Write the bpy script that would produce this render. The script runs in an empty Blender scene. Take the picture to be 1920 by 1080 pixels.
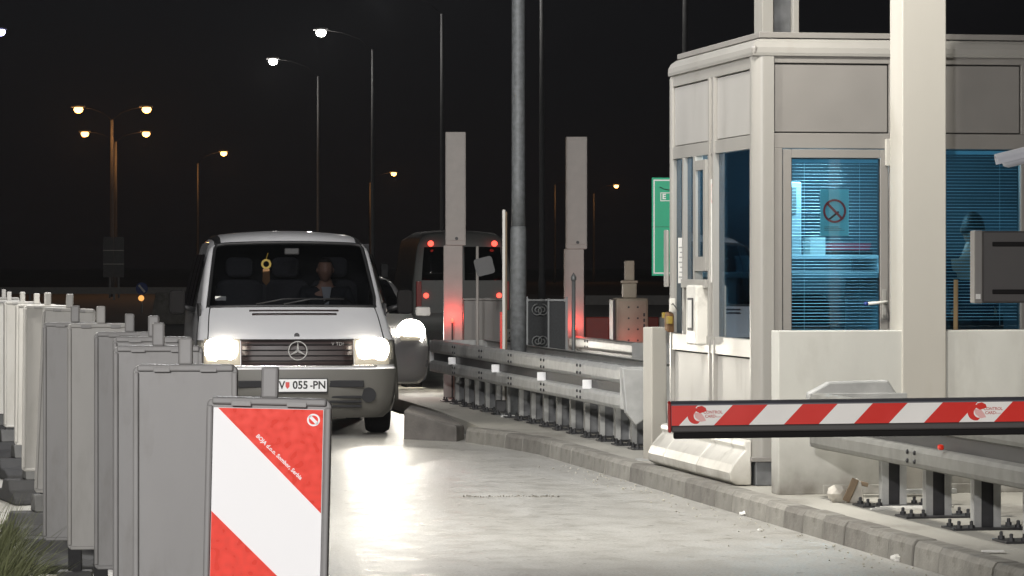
import bpy, bmesh, math, random
from mathutils import Vector, Matrix
random.seed(7)
R = math.radians
PI = math.pi
S = bpy.context.scene
C = S.collection

# ------------------------------------------------------------------ camera
FPX = 6500.0                    # focal length in pixels of a 1920 wide frame
EYE = 1.58
HOR = 500.0                     # horizon row
cd = bpy.data.cameras.new('camera')
cam = bpy.data.objects.new('camera', cd)
C.objects.link(cam)
cam.location = (0, 0, EYE)
cam.rotation_euler = (R(90), 0, 0)
cd.sensor_width = 36.0
cd.lens = 36.0 * FPX / 1920.0
cd.shift_y = -(540.0 - HOR) / 1920.0
cd.clip_start = 0.5
cd.clip_end = 5000
S.camera = cam
# ------------------------------------------------------------------ night sky
w = bpy.data.worlds.new('World')
S.world = w
w.use_nodes = True
wn = w.node_tree.nodes
wl = w.node_tree.links
bg = wn['Background']
tc = wn.new('ShaderNodeTexCoord'); sx = wn.new('ShaderNodeSeparateXYZ')
cr = wn.new('ShaderNodeValToRGB')
wl.new(tc.outputs['Generated'], sx.inputs[0])
wl.new(sx.outputs['Z'], cr.inputs[0])
cr.color_ramp.elements[0].position = 0.0
cr.color_ramp.elements[0].color = (.0028, .0022, .0025, 1)
cr.color_ramp.elements[1].position = 0.10
cr.color_ramp.elements[1].color = (.0036, .0037, .0044, 1)
wl.new(cr.outputs[0], bg.inputs['Color'])
bg.inputs['Strength'].default_value = 1.0
S.view_settings.view_transform = 'Standard'
S.view_settings.look = 'None'
S.view_settings.exposure = 0.0
S.view_settings.gamma = 1.0
S.view_settings.use_curve_mapping = False
S.render.engine = 'CYCLES'
S.cycles.use_denoising = True
S.cycles.max_bounces = 8
S.cycles.transparent_max_bounces = 16
S.cycles.sample_clamp_indirect = 6


def lamp(name, loc, power, color=(1, 1, 1), radius=.25, kind='POINT', aim=None, angle=60, blend=.4, parent=None):
    d = bpy.data.lights.new(name, kind)
    d.energy = power
    d.color = color
    d.shadow_soft_size = radius
    if kind == 'SPOT':
        d.spot_size = R(angle)
        d.spot_blend = blend
    o = bpy.data.objects.new(name, d)
    C.objects.link(o)
    o.location = loc
    if aim is not None:
        v = Vector(aim) - Vector(loc)
        o.rotation_euler = v.to_track_quat('-Z', 'Y').to_euler()
    if parent:
        o.parent = parent
    return o


# unseen floodlights above the frame: toll canopy lamp first, then added fill
WARM = (1.0, .965, .90)
lamp('unseen_floodlight', (0.7, 19.9, 6.4), 1650, WARM, .22, 'SPOT', (1.0, 24.2, 0), 116, .7)
lamp('unseen_floodlight', (-3.5, -10.0, 6.5), 13000, (1.0, .97, .96), .4)  # added fill from behind the camera, for the panels facing it
lamp('unseen_floodlight', (-4.8, 19.0, 5.6), 1750, WARM, .25)  # added to brighten the far panels and the lane
lamp('unseen_floodlight', (-2.6, 26.0, 6.0), 950, (.97, .97, 1.0), .3)  # added to brighten the van front
lamp('unseen_floodlight', (6.5, 43.0, 6.0), 2600, WARM, .3, 'SPOT', (2.6, 52, 2.2), 36, .5)  # unseen lamp put in to light the green sign

# ------------------------------------------------------------------ road frame
RA = math.atan(.174)
SA, CA = math.sin(RA), math.cos(RA)


def RD(t, w, z=0.0):
    """t metres along the lane, w metres right of the kerb line"""
    return Vector((5.296 - SA * t + CA * w, CA * t + SA * w, z))


def at(px, py, D):
    """world point seen at photo pixel (px,py) at distance D"""
    return Vector(((px - 960) * D / FPX, D, EYE - (py - HOR) * D / FPX))


# ------------------------------------------------------------------ materials
MATS = {}


def mat(name, col, rough=.5, metal=0., var=.12, scale=6., bump=0., bscale=40., spec=.5, coat=0., stretch=None, dirt=None, detail=5, splash=None):
    if name in MATS:
        return MATS[name]
    m = bpy.data.materials.new(name)
    m.use_nodes = True
    n, l = m.node_tree.nodes, m.node_tree.links
    p = n['Principled BSDF']
    p.inputs['Roughness'].default_value = rough
    p.inputs['Metallic'].default_value = metal
    p.inputs['Specular IOR Level'].default_value = spec
    p.inputs['Coat Weight'].default_value = coat
    tc = n.new('ShaderNodeTexCoord')
    mp = n.new('ShaderNodeMapping')
    l.new(tc.outputs['Object'], mp.inputs[0])
    if stretch:
        mp.inputs['Scale'].default_value = stretch
    if var > 0:
        nz = n.new('ShaderNodeTexNoise')
        nz.inputs['Scale'].default_value = scale
        nz.inputs['Detail'].default_value = detail
        l.new(mp.outputs[0], nz.inputs['Vector'])
        r = n.new('ShaderNodeValToRGB')
        a = [max(0, c * (1 - var)) for c in col]
        b = [min(1, c * (1 + var)) for c in col]
        r.color_ramp.elements[0].position = .3
        r.color_ramp.elements[1].position = .7
        r.color_ramp.elements[0].color = (*a, 1)
        r.color_ramp.elements[1].color = (*b, 1)
        l.new(nz.outputs['Fac'], r.inputs[0])
        out = r.outputs[0]
        if dirt:
            dc, ds, lo, hi = dirt
            n2 = n.new('ShaderNodeTexNoise')
            n2.inputs['Scale'].default_value = ds
            n2.inputs['Detail'].default_value = 8
            n2.inputs['Roughness'].default_value = .65
            l.new(mp.outputs[0], n2.inputs['Vector'])
            mr = n.new('ShaderNodeMapRange')
            mr.inputs['From Min'].default_value = lo
            mr.inputs['From Max'].default_value = hi
            l.new(n2.outputs['Fac'], mr.inputs['Value'])
            mx = n.new('ShaderNodeMix')
            mx.data_type = 'RGBA'
            l.new(mr.outputs[0], mx.inputs['Factor'])
            l.new(out, mx.inputs['A'])
            mx.inputs['B'].default_value = (*dc, 1)
            out = mx.outputs['Result']
        if splash:
            # road spray and grime that fades out a little above the ground
            sc_, sh_, zb_ = splash
            sp = n.new('ShaderNodeSeparateXYZ')
            l.new(tc.outputs['Object'], sp.inputs[0])
            n3 = n.new('ShaderNodeTexNoise')
            n3.inputs['Scale'].default_value = 7
            n3.inputs['Detail'].default_value = 7
            l.new(tc.outputs['Object'], n3.inputs['Vector'])
            m1 = n.new('ShaderNodeMapRange')
            m1.inputs['From Min'].default_value = zb_ + sh_
            m1.inputs['From Max'].default_value = zb_
            l.new(sp.outputs['Z'], m1.inputs['Value'])
            m3 = n.new('ShaderNodeMath'); m3.operation = 'MULTIPLY'; m3.use_clamp = True
            l.new(m1.outputs[0], m3.inputs[0]); l.new(n3.outputs['Fac'], m3.inputs[1])
            m4 = n.new('ShaderNodeMath'); m4.operation = 'MULTIPLY'; m4.use_clamp = True
            m4.inputs[1].default_value = 1.5
            l.new(m3.outputs[0], m4.inputs[0])
            mx2 = n.new('ShaderNodeMix'); mx2.data_type = 'RGBA'
            l.new(m4.outputs[0], mx2.inputs['Factor'])
            l.new(out, mx2.inputs['A'])
            mx2.inputs['B'].default_value = (*sc_, 1)
            out = mx2.outputs['Result']
        l.new(out, p.inputs['Base Color'])
        rr = n.new('ShaderNodeMapRange')
        rr.inputs['To Min'].default_value = max(0, rough - .08)
        rr.inputs['To Max'].default_value = min(1, rough + .08)
        l.new(nz.outputs['Fac'], rr.inputs['Value'])
        l.new(rr.outputs[0], p.inputs['Roughness'])
    else:
        p.inputs['Base Color'].default_value = (*col, 1)
    if bump > 0:
        bz = n.new('ShaderNodeTexNoise')
        bz.inputs['Scale'].default_value = bscale
        bz.inputs['Detail'].default_value = 6
        l.new(mp.outputs[0], bz.inputs['Vector'])
        bp = n.new('ShaderNodeBump')
        bp.inputs['Strength'].default_value = bump
        bp.inputs['Distance'].default_value = .01
        l.new(bz.outputs['Fac'], bp.inputs['Height'])
        l.new(bp.outputs[0], p.inputs['Normal'])
    MATS[name] = m
    return m


def emit(name, col, strength):
    if name in MATS:
        return MATS[name]
    m = bpy.data.materials.new(name)
    m.use_nodes = True
    p = m.node_tree.nodes['Principled BSDF']
    p.inputs['Base Color'].default_value = (*[c * .5 for c in col], 1)
    p.inputs['Emission Color'].default_value = (*col, 1)
    p.inputs['Emission Strength'].default_value = strength
    MATS[name] = m
    return m


def glass(name, tint, ior=1.5, rough=.0, boost=1.0, rtint=(1, 1, 1)):
    if name in MATS:
        return MATS[name]
    m = bpy.data.materials.new(name)
    m.use_nodes = True
    n, l = m.node_tree.nodes, m.node_tree.links
    n.remove(n['Principled BSDF'])
    out = n['Material Output']
    t = n.new('ShaderNodeBsdfTransparent')
    t.inputs[0].default_value = (*tint, 1)
    g = n.new('ShaderNodeBsdfGlossy')
    g.inputs['Roughness'].default_value = rough
    g.inputs['Color'].default_value = (*rtint, 1)
    f = n.new('ShaderNodeFresnel')
    f.inputs[0].default_value = ior
    mm = n.new('ShaderNodeMath')
    mm.operation = 'MULTIPLY'
    mm.use_clamp = True
    mm.inputs[1].default_value = boost
    l.new(f.outputs[0], mm.inputs[0])
    x = n.new('ShaderNodeMixShader')
    l.new(mm.outputs[0], x.inputs[0])
    l.new(t.outputs[0], x.inputs[1])
    l.new(g.outputs[0], x.inputs[2])
    l.new(x.outputs[0], out.inputs[0])
    MATS[name] = m
    return m


def road_material():
    m = bpy.data.materials.new('worn_lane_concrete')
    m.use_nodes = True
    n, l = m.node_tree.nodes, m.node_tree.links
    p = n['Principled BSDF']
    tc = n.new('ShaderNodeTexCoord')

    def noise(scale, detail, stretch, rough=.55):
        mp = n.new('ShaderNodeMapping')
        mp.inputs['Scale'].default_value = stretch
        l.new(tc.outputs['Object'], mp.inputs[0])
        z = n.new('ShaderNodeTexNoise')
        z.inputs['Scale'].default_value = scale
        z.inputs['Detail'].default_value = detail
        z.inputs['Roughness'].default_value = rough
        l.new(mp.outputs[0], z.inputs['Vector'])
        return z.outputs['Fac']
    big = noise(.5, 6, (1, .5, 1))
    mid = noise(4.5, 9, (.8, .7, 1), .7)
    fin = noise(60, 4, (1, 1, 1))
    r = n.new('ShaderNodeValToRGB')
    r.color_ramp.elements[0].position = .3
    r.color_ramp.elements[0].color = (.41, .40, .375, 1)
    r.color_ramp.elements[1].position = .62
    r.color_ramp.elements[1].color = (.50, .492, .465, 1)
    l.new(big, r.inputs[0])
    r2 = n.new('ShaderNodeValToRGB')
    r2.color_ramp.elements[0].position = .36
    r2.color_ramp.elements[0].color = (.82, .81, .79, 1)
    r2.color_ramp.elements[1].position = .52
    r2.color_ramp.elements[1].color = (1, 1, 1, 1)
    l.new(mid, r2.inputs[0])
    r3 = n.new('ShaderNodeValToRGB')
    r3.color_ramp.elements[0].position = .3
    r3.color_ramp.elements[0].color = (.70, .70, .69, 1)
    r3.color_ramp.elements[1].position = .7
    r3.color_ramp.elements[1].color = (1.1, 1.1, 1.1, 1)
    l.new(fin, r3.inputs[0])

    def mul(a, b):
        x = n.new('ShaderNodeMix')
        x.data_type = 'RGBA'
        x.blend_type = 'MULTIPLY'
        x.inputs['Factor'].default_value = 1
        l.new(a, x.inputs['A'])
        l.new(b, x.inputs['B'])
        return x.outputs['Result']
    trk = noise(1.6, 5, (1, .03, 1), .6)
    r4 = n.new('ShaderNodeValToRGB')
    r4.color_ramp.elements[0].position = .34
    r4.color_ramp.elements[0].color = (.86, .85, .83, 1)
    r4.color_ramp.elements[1].position = .56
    r4.color_ramp.elements[1].color = (1, 1, 1, 1)
    l.new(trk, r4.inputs[0])
    spt = noise(14, 3, (1, .6, 1), .5)
    r5 = n.new('ShaderNodeValToRGB')
    r5.color_ramp.elements[0].position = .27
    r5.color_ramp.elements[0].color = (.45, .43, .40, 1)
    r5.color_ramp.elements[1].position = .36
    r5.color_ramp.elements[1].color = (1, 1, 1, 1)
    l.new(spt, r5.inputs[0])
    l.new(mul(mul(mul(mul(r.outputs[0], r2.outputs[0]), r3.outputs[0]), r4.outputs[0]), r5.outputs[0]), p.inputs['Base Color'])
    rr = n.new('ShaderNodeMapRange')
    rr.inputs['From Min'].default_value = .3
    rr.inputs['From Max'].default_value = .7
    rr.inputs['To Min'].default_value = .30
    rr.inputs['To Max'].default_value = .56
    l.new(mid, rr.inputs['Value'])
    l.new(rr.outputs[0], p.inputs['Roughness'])
    bp = n.new('ShaderNodeBump')
    bp.inputs['Strength'].default_value = .25
    bp.inputs['Distance'].default_value = .004
    l.new(fin, bp.inputs['Height'])
    bp2 = n.new('ShaderNodeBump')
    bp2.inputs['Strength'].default_value = .25
    bp2.inputs['Distance'].default_value = .03
    l.new(mid, bp2.inputs['Height'])
    l.new(bp.outputs[0], bp2.inputs['Normal'])
    l.new(bp2.outputs[0], p.inputs['Normal'])
    return m


M = dict(
    asphalt=mat('asphalt', (.06, .06, .062), .75, var=.3, scale=3, bump=.4, bscale=80),
    soil=mat('dark_soil', (.05, .045, .038), .95, var=.35, scale=1.2, bump=.5, bscale=8),
    island=mat('island_concrete', (.40, .385, .34), .85, var=.14, scale=1.5, bump=.35, bscale=60, dirt=((.17, .155, .13), 1.3, .52, .72), stretch=(1, .4, 1)),
    kerb_a=mat('kerb_stone', (.23, .22, .195), .85, var=.2, scale=5, bump=.5, bscale=60, dirt=((.12, .11, .09), 4, .55, .75)),
    kerb_b=mat('kerb_stone_pale', (.28, .268, .238), .85, var=.2, scale=6, bump=.5, bscale=60, dirt=((.14, .13, .11), 4, .55, .78)),
    kerb_c=mat('kerb_stone_dark', (.19, .18, .16), .88, var=.2, scale=5, bump=.5, bscale=60, dirt=((.11, .10, .085), 4, .5, .75)),
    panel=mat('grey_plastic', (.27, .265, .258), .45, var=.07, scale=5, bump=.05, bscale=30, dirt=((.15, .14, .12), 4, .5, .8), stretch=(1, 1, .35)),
    panel_lit=mat('lit_grey_plastic', (.42, .41, .385), .45, var=.06, scale=5, bump=.05, bscale=30, dirt=((.26, .25, .22), 4, .5, .85), stretch=(1, 1, .35)),  # grey plastic lightened for the stronger light on the far panels
    panel_frame=mat('grey_plastic_frame', (.235, .23, .225), .42, var=.05, scale=9),
    foot=mat('recycled_rubber', (.035, .035, .036), .85, var=.2, scale=12, bump=.3),
    foot_grey=mat('grey_rubber', (.09, .09, .088), .8, var=.2, scale=12, bump=.2),
    white_sheet=mat('white_reflective_sheet', (.88, .88, .88), .4, var=.0),
    red_sheet=mat('red_reflective_sheet', (.80, .032, .010), .3, var=.07, scale=60, detail=0),
    red_flat=mat('red_vinyl', (.70, .022, .012), .3, var=.03),
    white_flat=mat('white_vinyl', (.90, .88, .83), .35, var=.03),
    red_pale=mat('pale_red_vinyl', (.80, .45, .42), .4, var=.03),
    red_text=mat('brick_red_print', (.55, .16, .14), .5, var=0),
    alu=mat('painted_aluminium', (.25, .237, .219), .42, var=.05, scale=2, bump=.03, bscale=15, dirt=((.22, .205, .18), 2.2, .56, .85), stretch=(1, 1, .3)),
    lane_panel_lit=mat('lit_lane_side_panel', (.36, .348, .325), .5, var=.05, scale=3, dirt=((.25, .235, .21), 2.4, .56, .85), stretch=(1, 1, .3)),  # panel paint lightened to show the lane face more brightly lit
    lower_alu_lit=mat('lit_lower_panel', (.47, .455, .42), .45, var=.05, scale=3, dirt=((.30, .28, .24), 2.5, .58, .85), stretch=(1, 1, .3)),  # panel paint lightened for headlight light bounced onto it
    car_white_dim=mat('dimmed_white_car_paint', (.30, .30, .31), .3, var=.03, coat=.3),  # white car paint, darkened for the dim light where the car stands
    nose=mat('shaded_concrete', (.13, .12, .11), .9, var=.25, scale=6, bump=.4, bscale=40),  # concrete darkened as if unlit, shade put into the colour
    alu_side=mat('painted_aluminium_frame', (.315, .304, .28), .36, var=.05, scale=3, dirt=((.26, .24, .21), 2.5, .58, .85), stretch=(1, 1, .3)),
    alu_panel=mat('aluminium_panel', (.225, .213, .198), .5, var=.05, scale=3, bump=.05, bscale=200),
    seam=mat('dark_seam', (.03, .028, .025), .8, var=0),
    white_metal=mat('white_enamel', (.72, .70, .64), .35, var=.06, scale=6, dirt=((.35, .33, .28), 4, .56, .78), splash=((.26, .24, .2), .22, 0)),
    column=mat('cream_paint', (.50, .478, .425), .55, var=.04, scale=2, bump=.04, bscale=60, dirt=((.42, .39, .33), 3, .54, .82), stretch=(1, 1, .2), splash=((.24, .22, .19), .35, 0)),
    wall=mat('pale_wall_paint', (.57, .565, .52), .7, var=.06, scale=2.5, bump=.12, bscale=25, dirt=((.40, .385, .34), 1.8, .52, .78), stretch=(1, 1, .4), splash=((.20, .185, .16), .38, 0)),
    galv=mat('galvanised_steel', (.45, .453, .44), .5, metal=.2, var=.14, scale=9, bump=.06, bscale=30),
    galv_dimmed=mat('darkened_galvanised_steel', (.21, .208, .19), .6, metal=.15, var=.16, scale=9, bump=.06, bscale=30),  # galvanised steel darkened to offset stronger light on the near rail
    galv_dark=mat('weathered_zinc', (.20, .205, .21), .5, metal=.5, var=.2, scale=9),
    zinc_pole=mat('galvanised_pole', (.17, .18, .185), .6, metal=.2, var=.25, scale=22, bump=.1),
    pole_grey=mat('street_pole', (.35, .36, .37), .5, metal=.3, var=.1, scale=6),
    steel_dark=mat('dark_steel', (.05, .05, .052), .5, metal=.4, var=.2, scale=10),
    black=mat('black_plastic', (.018, .018, .019), .5, var=.1),
    boom_grey=mat('boom_aluminium', (.09, .09, .105), .45, metal=.3, var=.1, scale=8),
    rubber=mat('black_rubber', (.014, .013, .013), .8, var=.1, spec=.12),
    van_white=mat('white_car_paint', (.78, .78, .79), .32, var=.02, coat=.4),
    van_bumper=mat('grey_bumper_plastic', (.125, .12, .106), .5, var=.05),
    van_trim=mat('chrome_trim', (.75, .74, .72), .2, metal=.9, var=0),
    grille=mat('dark_grille', (.030, .018, .017), .45, var=.05),
    dark_int=mat('dark_interior', (.018, .018, .02), .8, var=.1),
    seat=mat('grey_seat_cloth', (.05, .05, .055), .9, var=.15, scale=40),
    skin=mat('skin', (.42, .24, .17), .5, var=.05),
    hair=mat('dark_hair', (.02, .015, .012), .6, var=.1),
    jacket=mat('dark_jacket', (.022, .024, .03), .8, var=.15),
    jacket_blue=mat('navy_jacket', (.02, .028, .05), .8, var=.15),
    shirt=mat('pale_shirt', (.5, .52, .55), .8, var=.05),
    trousers=mat('dark_trousers', (.02, .02, .024), .85, var=.1),
    yellow=mat('yellow_card', (.26, .18, .02), .6, var=.05),
    orange_card=mat('orange_card', (.24, .11, .03), .6, var=.05),
    brown=mat('brown_plastic', (.16, .08, .03), .6, var=.15),
    paper=mat('white_paper', (.75, .74, .70), .85, var=.06, scale=12),
    print_grey=mat('grey_print', (.30, .30, .29), .8, var=.1),
    poster=mat('faded_poster', (.85, .88, .76), .7, var=.06, scale=5),
    poster_red=mat('poster_red_ring', (.42, .05, .05), .7, var=.05),
    wood=mat('pale_wood', (.55, .38, .19), .6, var=.15, scale=8, stretch=(8, 8, .6)),
    green=mat('green_sign_sheet', (.0, .42, .22), .4, var=.04),
    blue=mat('blue_sheet', (.03, .07, .30), .5, var=.05),
    monitor=mat('dark_grey_housing', (.055, .05, .047), .55, var=.08),
    monitor_side=mat('mid_grey_housing', (.20, .19, .175), .5, var=.06),
    cam_white=mat('white_housing', (.55, .56, .60), .35, var=.04),
    tan=mat('tan_cabinet_paint', (.33, .28, .215), .55, var=.1, scale=6, bump=.05),
    int_wall=mat('office_wall', (.10, .135, .16), .7, var=.05),
    desk=mat('desk_top', (.72, .78, .8), .5, var=.04),
    office_black=mat('chair_black', (.012, .012, .014), .8, var=.1),
    slat=mat('blind_slat', (.72, .76, .8), .45, var=.03),
    plate_white=mat('number_plate_white', (.82, .82, .82), .4, var=0),
    ink=mat('black_ink', (.012, .012, .012), .6, var=0),
    far_van=mat('grey_van_paint', (.12, .125, .12), .5, var=.05),
    red_bar=mat('red_barrier_plastic', (.50, .06, .04), .5, var=.1),
    grit=mat('grit', (.46, .44, .38), .9, var=.3, scale=8),
    stone=mat('pale_rubble', (.55, .52, .46), .9, var=.2, scale=10, bump=.5, bscale=20),
    card_brown=mat('brown_cardboard', (.23, .17, .11), .85, var=.15, scale=12),
    grass=mat('grass_blade', (.15, .165, .075), .8, var=.5, scale=4),
    iron=mat('wrought_iron', (.22, .23, .23), .5, metal=.4, var=.1),
    mesh_dark=mat('dark_mesh', (.035, .038, .04), .7, var=.2, scale=60),
    tail_off=mat('lamp_red_plastic', (.35, .02, .015), .3, var=0),
    g_door=glass('blue_tinted_glass', (.54, .78, .88), boost=.8),
    g_side=glass('dark_blue_glass', (.34, .52, .62), boost=.8, rtint=(.9, .95, 1)),
    g_wind=glass('windscreen_glass', (.36, .37, .39), boost=1.0),
    g_dark=glass('dark_window_glass', (.08, .08, .09), boost=1.0),
    lens_lit=emit('headlight_lens_lit', (.9, .80, .62), .30),
    head=emit('headlight_lit', (1.0, .93, .80), 45),
    head_far=emit('far_headlight_lit', (1.0, .93, .80), 90),
    tail=emit('tail_light_lit', (1.0, .07, .045), 3.2),
    sodium=emit('sodium_lamp', (1.0, .52, .15), 6),
    mercury=emit('white_street_lamp', (1.0, .98, .90), 16),
    bluish=emit('bluish_street_lamp', (.55, .55, 1.0), 12),
    amber=emit('amber_lamp', (1.0, .45, .12), 1.2),
    redlamp=emit('red_lamp', (1.0, .05, .03), 6),
    tube=emit('fluorescent_tube', (.85, .97, 1.0), 6),
    screen=emit('screen_glow', (.45, .8, .9), .7),
    print_red=mat('sticker_red', (.65, .08, .07), .5, var=0),
    print_green=mat('sticker_green', (.45, .60, .15), .5, var=0),
    print_yellow=mat('sticker_yellow', (.75, .62, .05), .5, var=0),
    print_blue=mat('sticker_blue', (.12, .13, .40), .5, var=0),
    folder_red=mat('red_folder', (.55, .08, .12), .5, var=0),
    lime=mat('lime_plastic', (.2, .75, .15), .5, var=0),
    steel_handle=mat('steel_handle', (.6, .6, .58), .3, metal=.6, var=0),
)
M['road'] = road_material()


# ------------------------------------------------------------------ mesh builder
class B:
    def __init__(s):
        s.bm = bmesh.new()

    def _quadbox(s, pts):
        v = [s.bm.verts.new(p) for p in pts]
        for f in ((0, 3, 2, 1), (4, 5, 6, 7), (0, 1, 5, 4), (1, 2, 6, 5), (2, 3, 7, 6), (3, 0, 4, 7)):
            s.bm.faces.new([v[i] for i in f])
        return v

    def box(s, x0, x1, y0, y1, z0, z1, m=None):
        pts = [Vector(p) for p in ((x0, y0, z0), (x1, y0, z0), (x1, y1, z0), (x0, y1, z0),
                                   (x0, y0, z1), (x1, y0, z1), (x1, y1, z1), (x0, y1, z1))]
        if m:
            pts = [m @ p for p in pts]
        s._quadbox(pts)
        return s

    def prism(s, poly, axis, a, b, m=None):
        """poly of 2d points; axis x: (y,z), y: (x,z), z: (x,y)"""
        def mk(p, k):
            q = {'x': (k, p[0], p[1]), 'y': (p[0], k, p[1]), 'z': (p[0], p[1], k)}[axis]
            q = Vector(q)
            return m @ q if m else q
        va = [s.bm.verts.new(mk(p, a)) for p in poly]
        vb = [s.bm.verts.new(mk(p, b)) for p in poly]
        n = len(poly)
        s.bm.faces.new(va)
        s.bm.faces.new(vb[::-1])
        for i in range(n):
            j = (i + 1) % n
            s.bm.faces.new((va[i], vb[i], vb[j], va[j]))
        return s

    def tube(s, pts, r, n=8, cap=True, m=None):
        pts = [Vector(p) for p in pts]
        rs = r if isinstance(r, (list, tuple)) else [r] * len(pts)
        rings = []
        up = None
        for i, p in enumerate(pts):
            d = (pts[min(i + 1, len(pts) - 1)] - pts[max(i - 1, 0)]).normalized()
            if up is None:
                up = Vector((0, 0, 1)) if abs(d.z) < .9 else Vector((1, 0, 0))
            x = d.cross(up)
            if x.length < 1e-4:
                x = d.orthogonal()
            x.normalize()
            y = x.cross(d).normalized()
            up = y
            ring = []
            for k in range(n):
                a = 2 * PI * k / n
                q = p + x * math.cos(a) * rs[i] + y * math.sin(a) * rs[i]
                ring.append(s.bm.verts.new(m @ q if m else q))
            rings.append(ring)
        for i in range(len(rings) - 1):
            for k in range(n):
                s.bm.faces.new((rings[i][k], rings[i][(k + 1) % n], rings[i + 1][(k + 1) % n], rings[i + 1][k]))
        if cap:
            s.bm.faces.new(rings[0][::-1])
            s.bm.faces.new(rings[-1])
        return s

    def lathe(s, prof, n=16, m=None):
        """prof of (r,z)"""
        rings = []
        for r, z in prof:
            ring = []
            for k in range(n):
                a = 2 * PI * k / n
                q = Vector((max(r, 1e-4) * math.cos(a), max(r, 1e-4) * math.sin(a), z))
                ring.append(s.bm.verts.new(m @ q if m else q))
            rings.append(ring)
        for i in range(len(rings) - 1):
            for k in range(n):
                s.bm.faces.new((rings[i][k], rings[i][(k + 1) % n], rings[i + 1][(k + 1) % n], rings[i + 1][k]))
        s.bm.faces.new(rings[0][::-1])
        s.bm.faces.new(rings[-1])
        return s

    def ring(s, R0, R1, y0, y1, n=32, m=None):
        """flat ring in the xz plane"""
        for k in range(n):
            a, b = 2 * PI * k / n, 2 * PI * (k + 1) / n
            P = []
            for y in (y0, y1):
                for (rr, t) in ((R0, a), (R1, a), (R1, b), (R0, b)):
                    q = Vector((rr * math.cos(t), y, rr * math.sin(t)))
                    P.append(m @ q if m else q)
            v = [s.bm.verts.new(p) for p in P]
            for f in ((0, 1, 2, 3), (7, 6, 5, 4), (1, 5, 6, 2), (0, 3, 7, 4)):
                s.bm.faces.new([v[i] for i in f])
        return s

    def disc(s, r, y0, y1, n=24, m=None):
        return s.prism([(r * math.cos(2 * PI * k / n), r * math.sin(2 * PI * k / n)) for k in range(n)], 'y', y0, y1, m)

    def grid(s, f, us, vs, m=None):
        V = [[s.bm.verts.new(f(u, v)) for u in us] for v in vs]
        for j in range(len(vs) - 1):
            for i in range(len(us) - 1):
                s.bm.faces.new((V[j][i], V[j][i + 1], V[j + 1][i + 1], V[j + 1][i]))
        return V

    def blob(s, c, r, sub=2, sq=(1, 1, 1), jit=.15):
        t = bmesh.new()
        bmesh.ops.create_icosphere(t, subdivisions=sub, radius=1)
        mp = {}
        for v in t.verts:
            k = 1 + random.uniform(-jit, jit)
            mp[v] = s.bm.verts.new(Vector(c) + Vector((v.co.x * sq[0], v.co.y * sq[1], v.co.z * sq[2])) * r * k)
        for f in t.faces:
            s.bm.faces.new([mp[v] for v in f.verts])
        t.free()
        return s

    def out(s, name, m, parent=None, bevel=0, smooth=False, seg=2, sub=0, fix=True):
        if fix:
            bmesh.ops.recalc_face_normals(s.bm, faces=s.bm.faces)
        me = bpy.data.meshes.new(name)
        s.bm.to_mesh(me)
        s.bm.free()
        me.materials.append(M[m] if isinstance(m, str) else m)
        if smooth:
            for p in me.polygons:
                p.use_smooth = True
        o = bpy.data.objects.new(name, me)
        C.objects.link(o)
        if parent:
            o.parent = parent
        if bevel:
            b = o.modifiers.new('bevel', 'BEVEL')
            b.width = bevel
            b.segments = seg
            b.limit_method = 'ANGLE'
            b.angle_limit = R(35)
            b.harden_normals = False
        if sub:
            b = o.modifiers.new('sub', 'SUBSURF')
            b.levels = sub
            b.render_levels = sub
        return o


def tag(o, label, cat, group=None, kind=None):
    o['label'] = label
    o['category'] = cat
    if group:
        o['group'] = group
    if kind:
        o['kind'] = kind
    return o


def thing(name, label, cat, loc=(0, 0, 0), rz=0., group=None):
    o = bpy.data.objects.new(name, None)
    o.empty_display_size = .2
    C.objects.link(o)
    o.location = loc
    o.rotation_euler = (0, 0, rz)
    return tag(o, label, cat, group)


def dup(root, loc, rz, label, group=None):
    r = root.copy()
    C.objects.link(r)
    r.location = loc
    r.rotation_euler = (0, 0, rz)
    r['label'] = label
    if group:
        r['group'] = group
    for ch in list(root.children):
        c = ch.copy()
        C.objects.link(c)
        c.parent = r
        for g in ch.children:
            d = g.copy()
            C.objects.link(d)
            d.parent = c
    return r


def struct(name, b, m, parent=None, **k):
    o = b.out(name, m, parent, **k)
    o['kind'] = 'structure'
    return o


def text(name, s, size, m, parent, M4, align='CENTER', ext=.0006, sx=1.0, bold=0.):
    c = bpy.data.curves.new(name, 'FONT')
    c.body = s
    c.size = size
    c.align_x = align
    c.align_y = 'CENTER'
    c.extrude = ext
    c.offset = bold
    c.resolution_u = 3
    c.materials.append(M[m])
    t = bpy.data.objects.new(name, c)
    C.objects.link(t)
    me = bpy.data.meshes.new_from_object(t.evaluated_get(bpy.context.evaluated_depsgraph_get()))
    bpy.data.objects.remove(t)
    me.name = name
    if not me.materials:
        me.materials.append(M[m])
    o = bpy.data.objects.new(name, me)
    C.objects.link(o)
    o.parent = parent
    o.matrix_local = M4 @ Matrix.Diagonal((sx, 1, 1, 1))
    return o


FACE = Matrix.Rotation(R(90), 4, 'X')        # text plane facing -Y

# ------------------------------------------------------------------ ground
b = B(); b.prism([(-900, -60), (900, -60), (900, 2500), (-900, 2500)], 'z', -.5, -.012)
struct('ground', b, 'soil')
b = B()
P = [RD(-12, -30), RD(-12, 30), RD(420, 30), RD(420, -30)]
b.prism([(p.x, p.y) for p in P], 'z', -.1, -.004)
struct('road', b, 'asphalt')
b = B()
b.box(-6.6, .0, -8, 62, -.02, .0)
lane = struct('lane', b, 'road')
lane.location = RD(0, 0)
lane.rotation_euler = (0, 0, RA)

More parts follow.
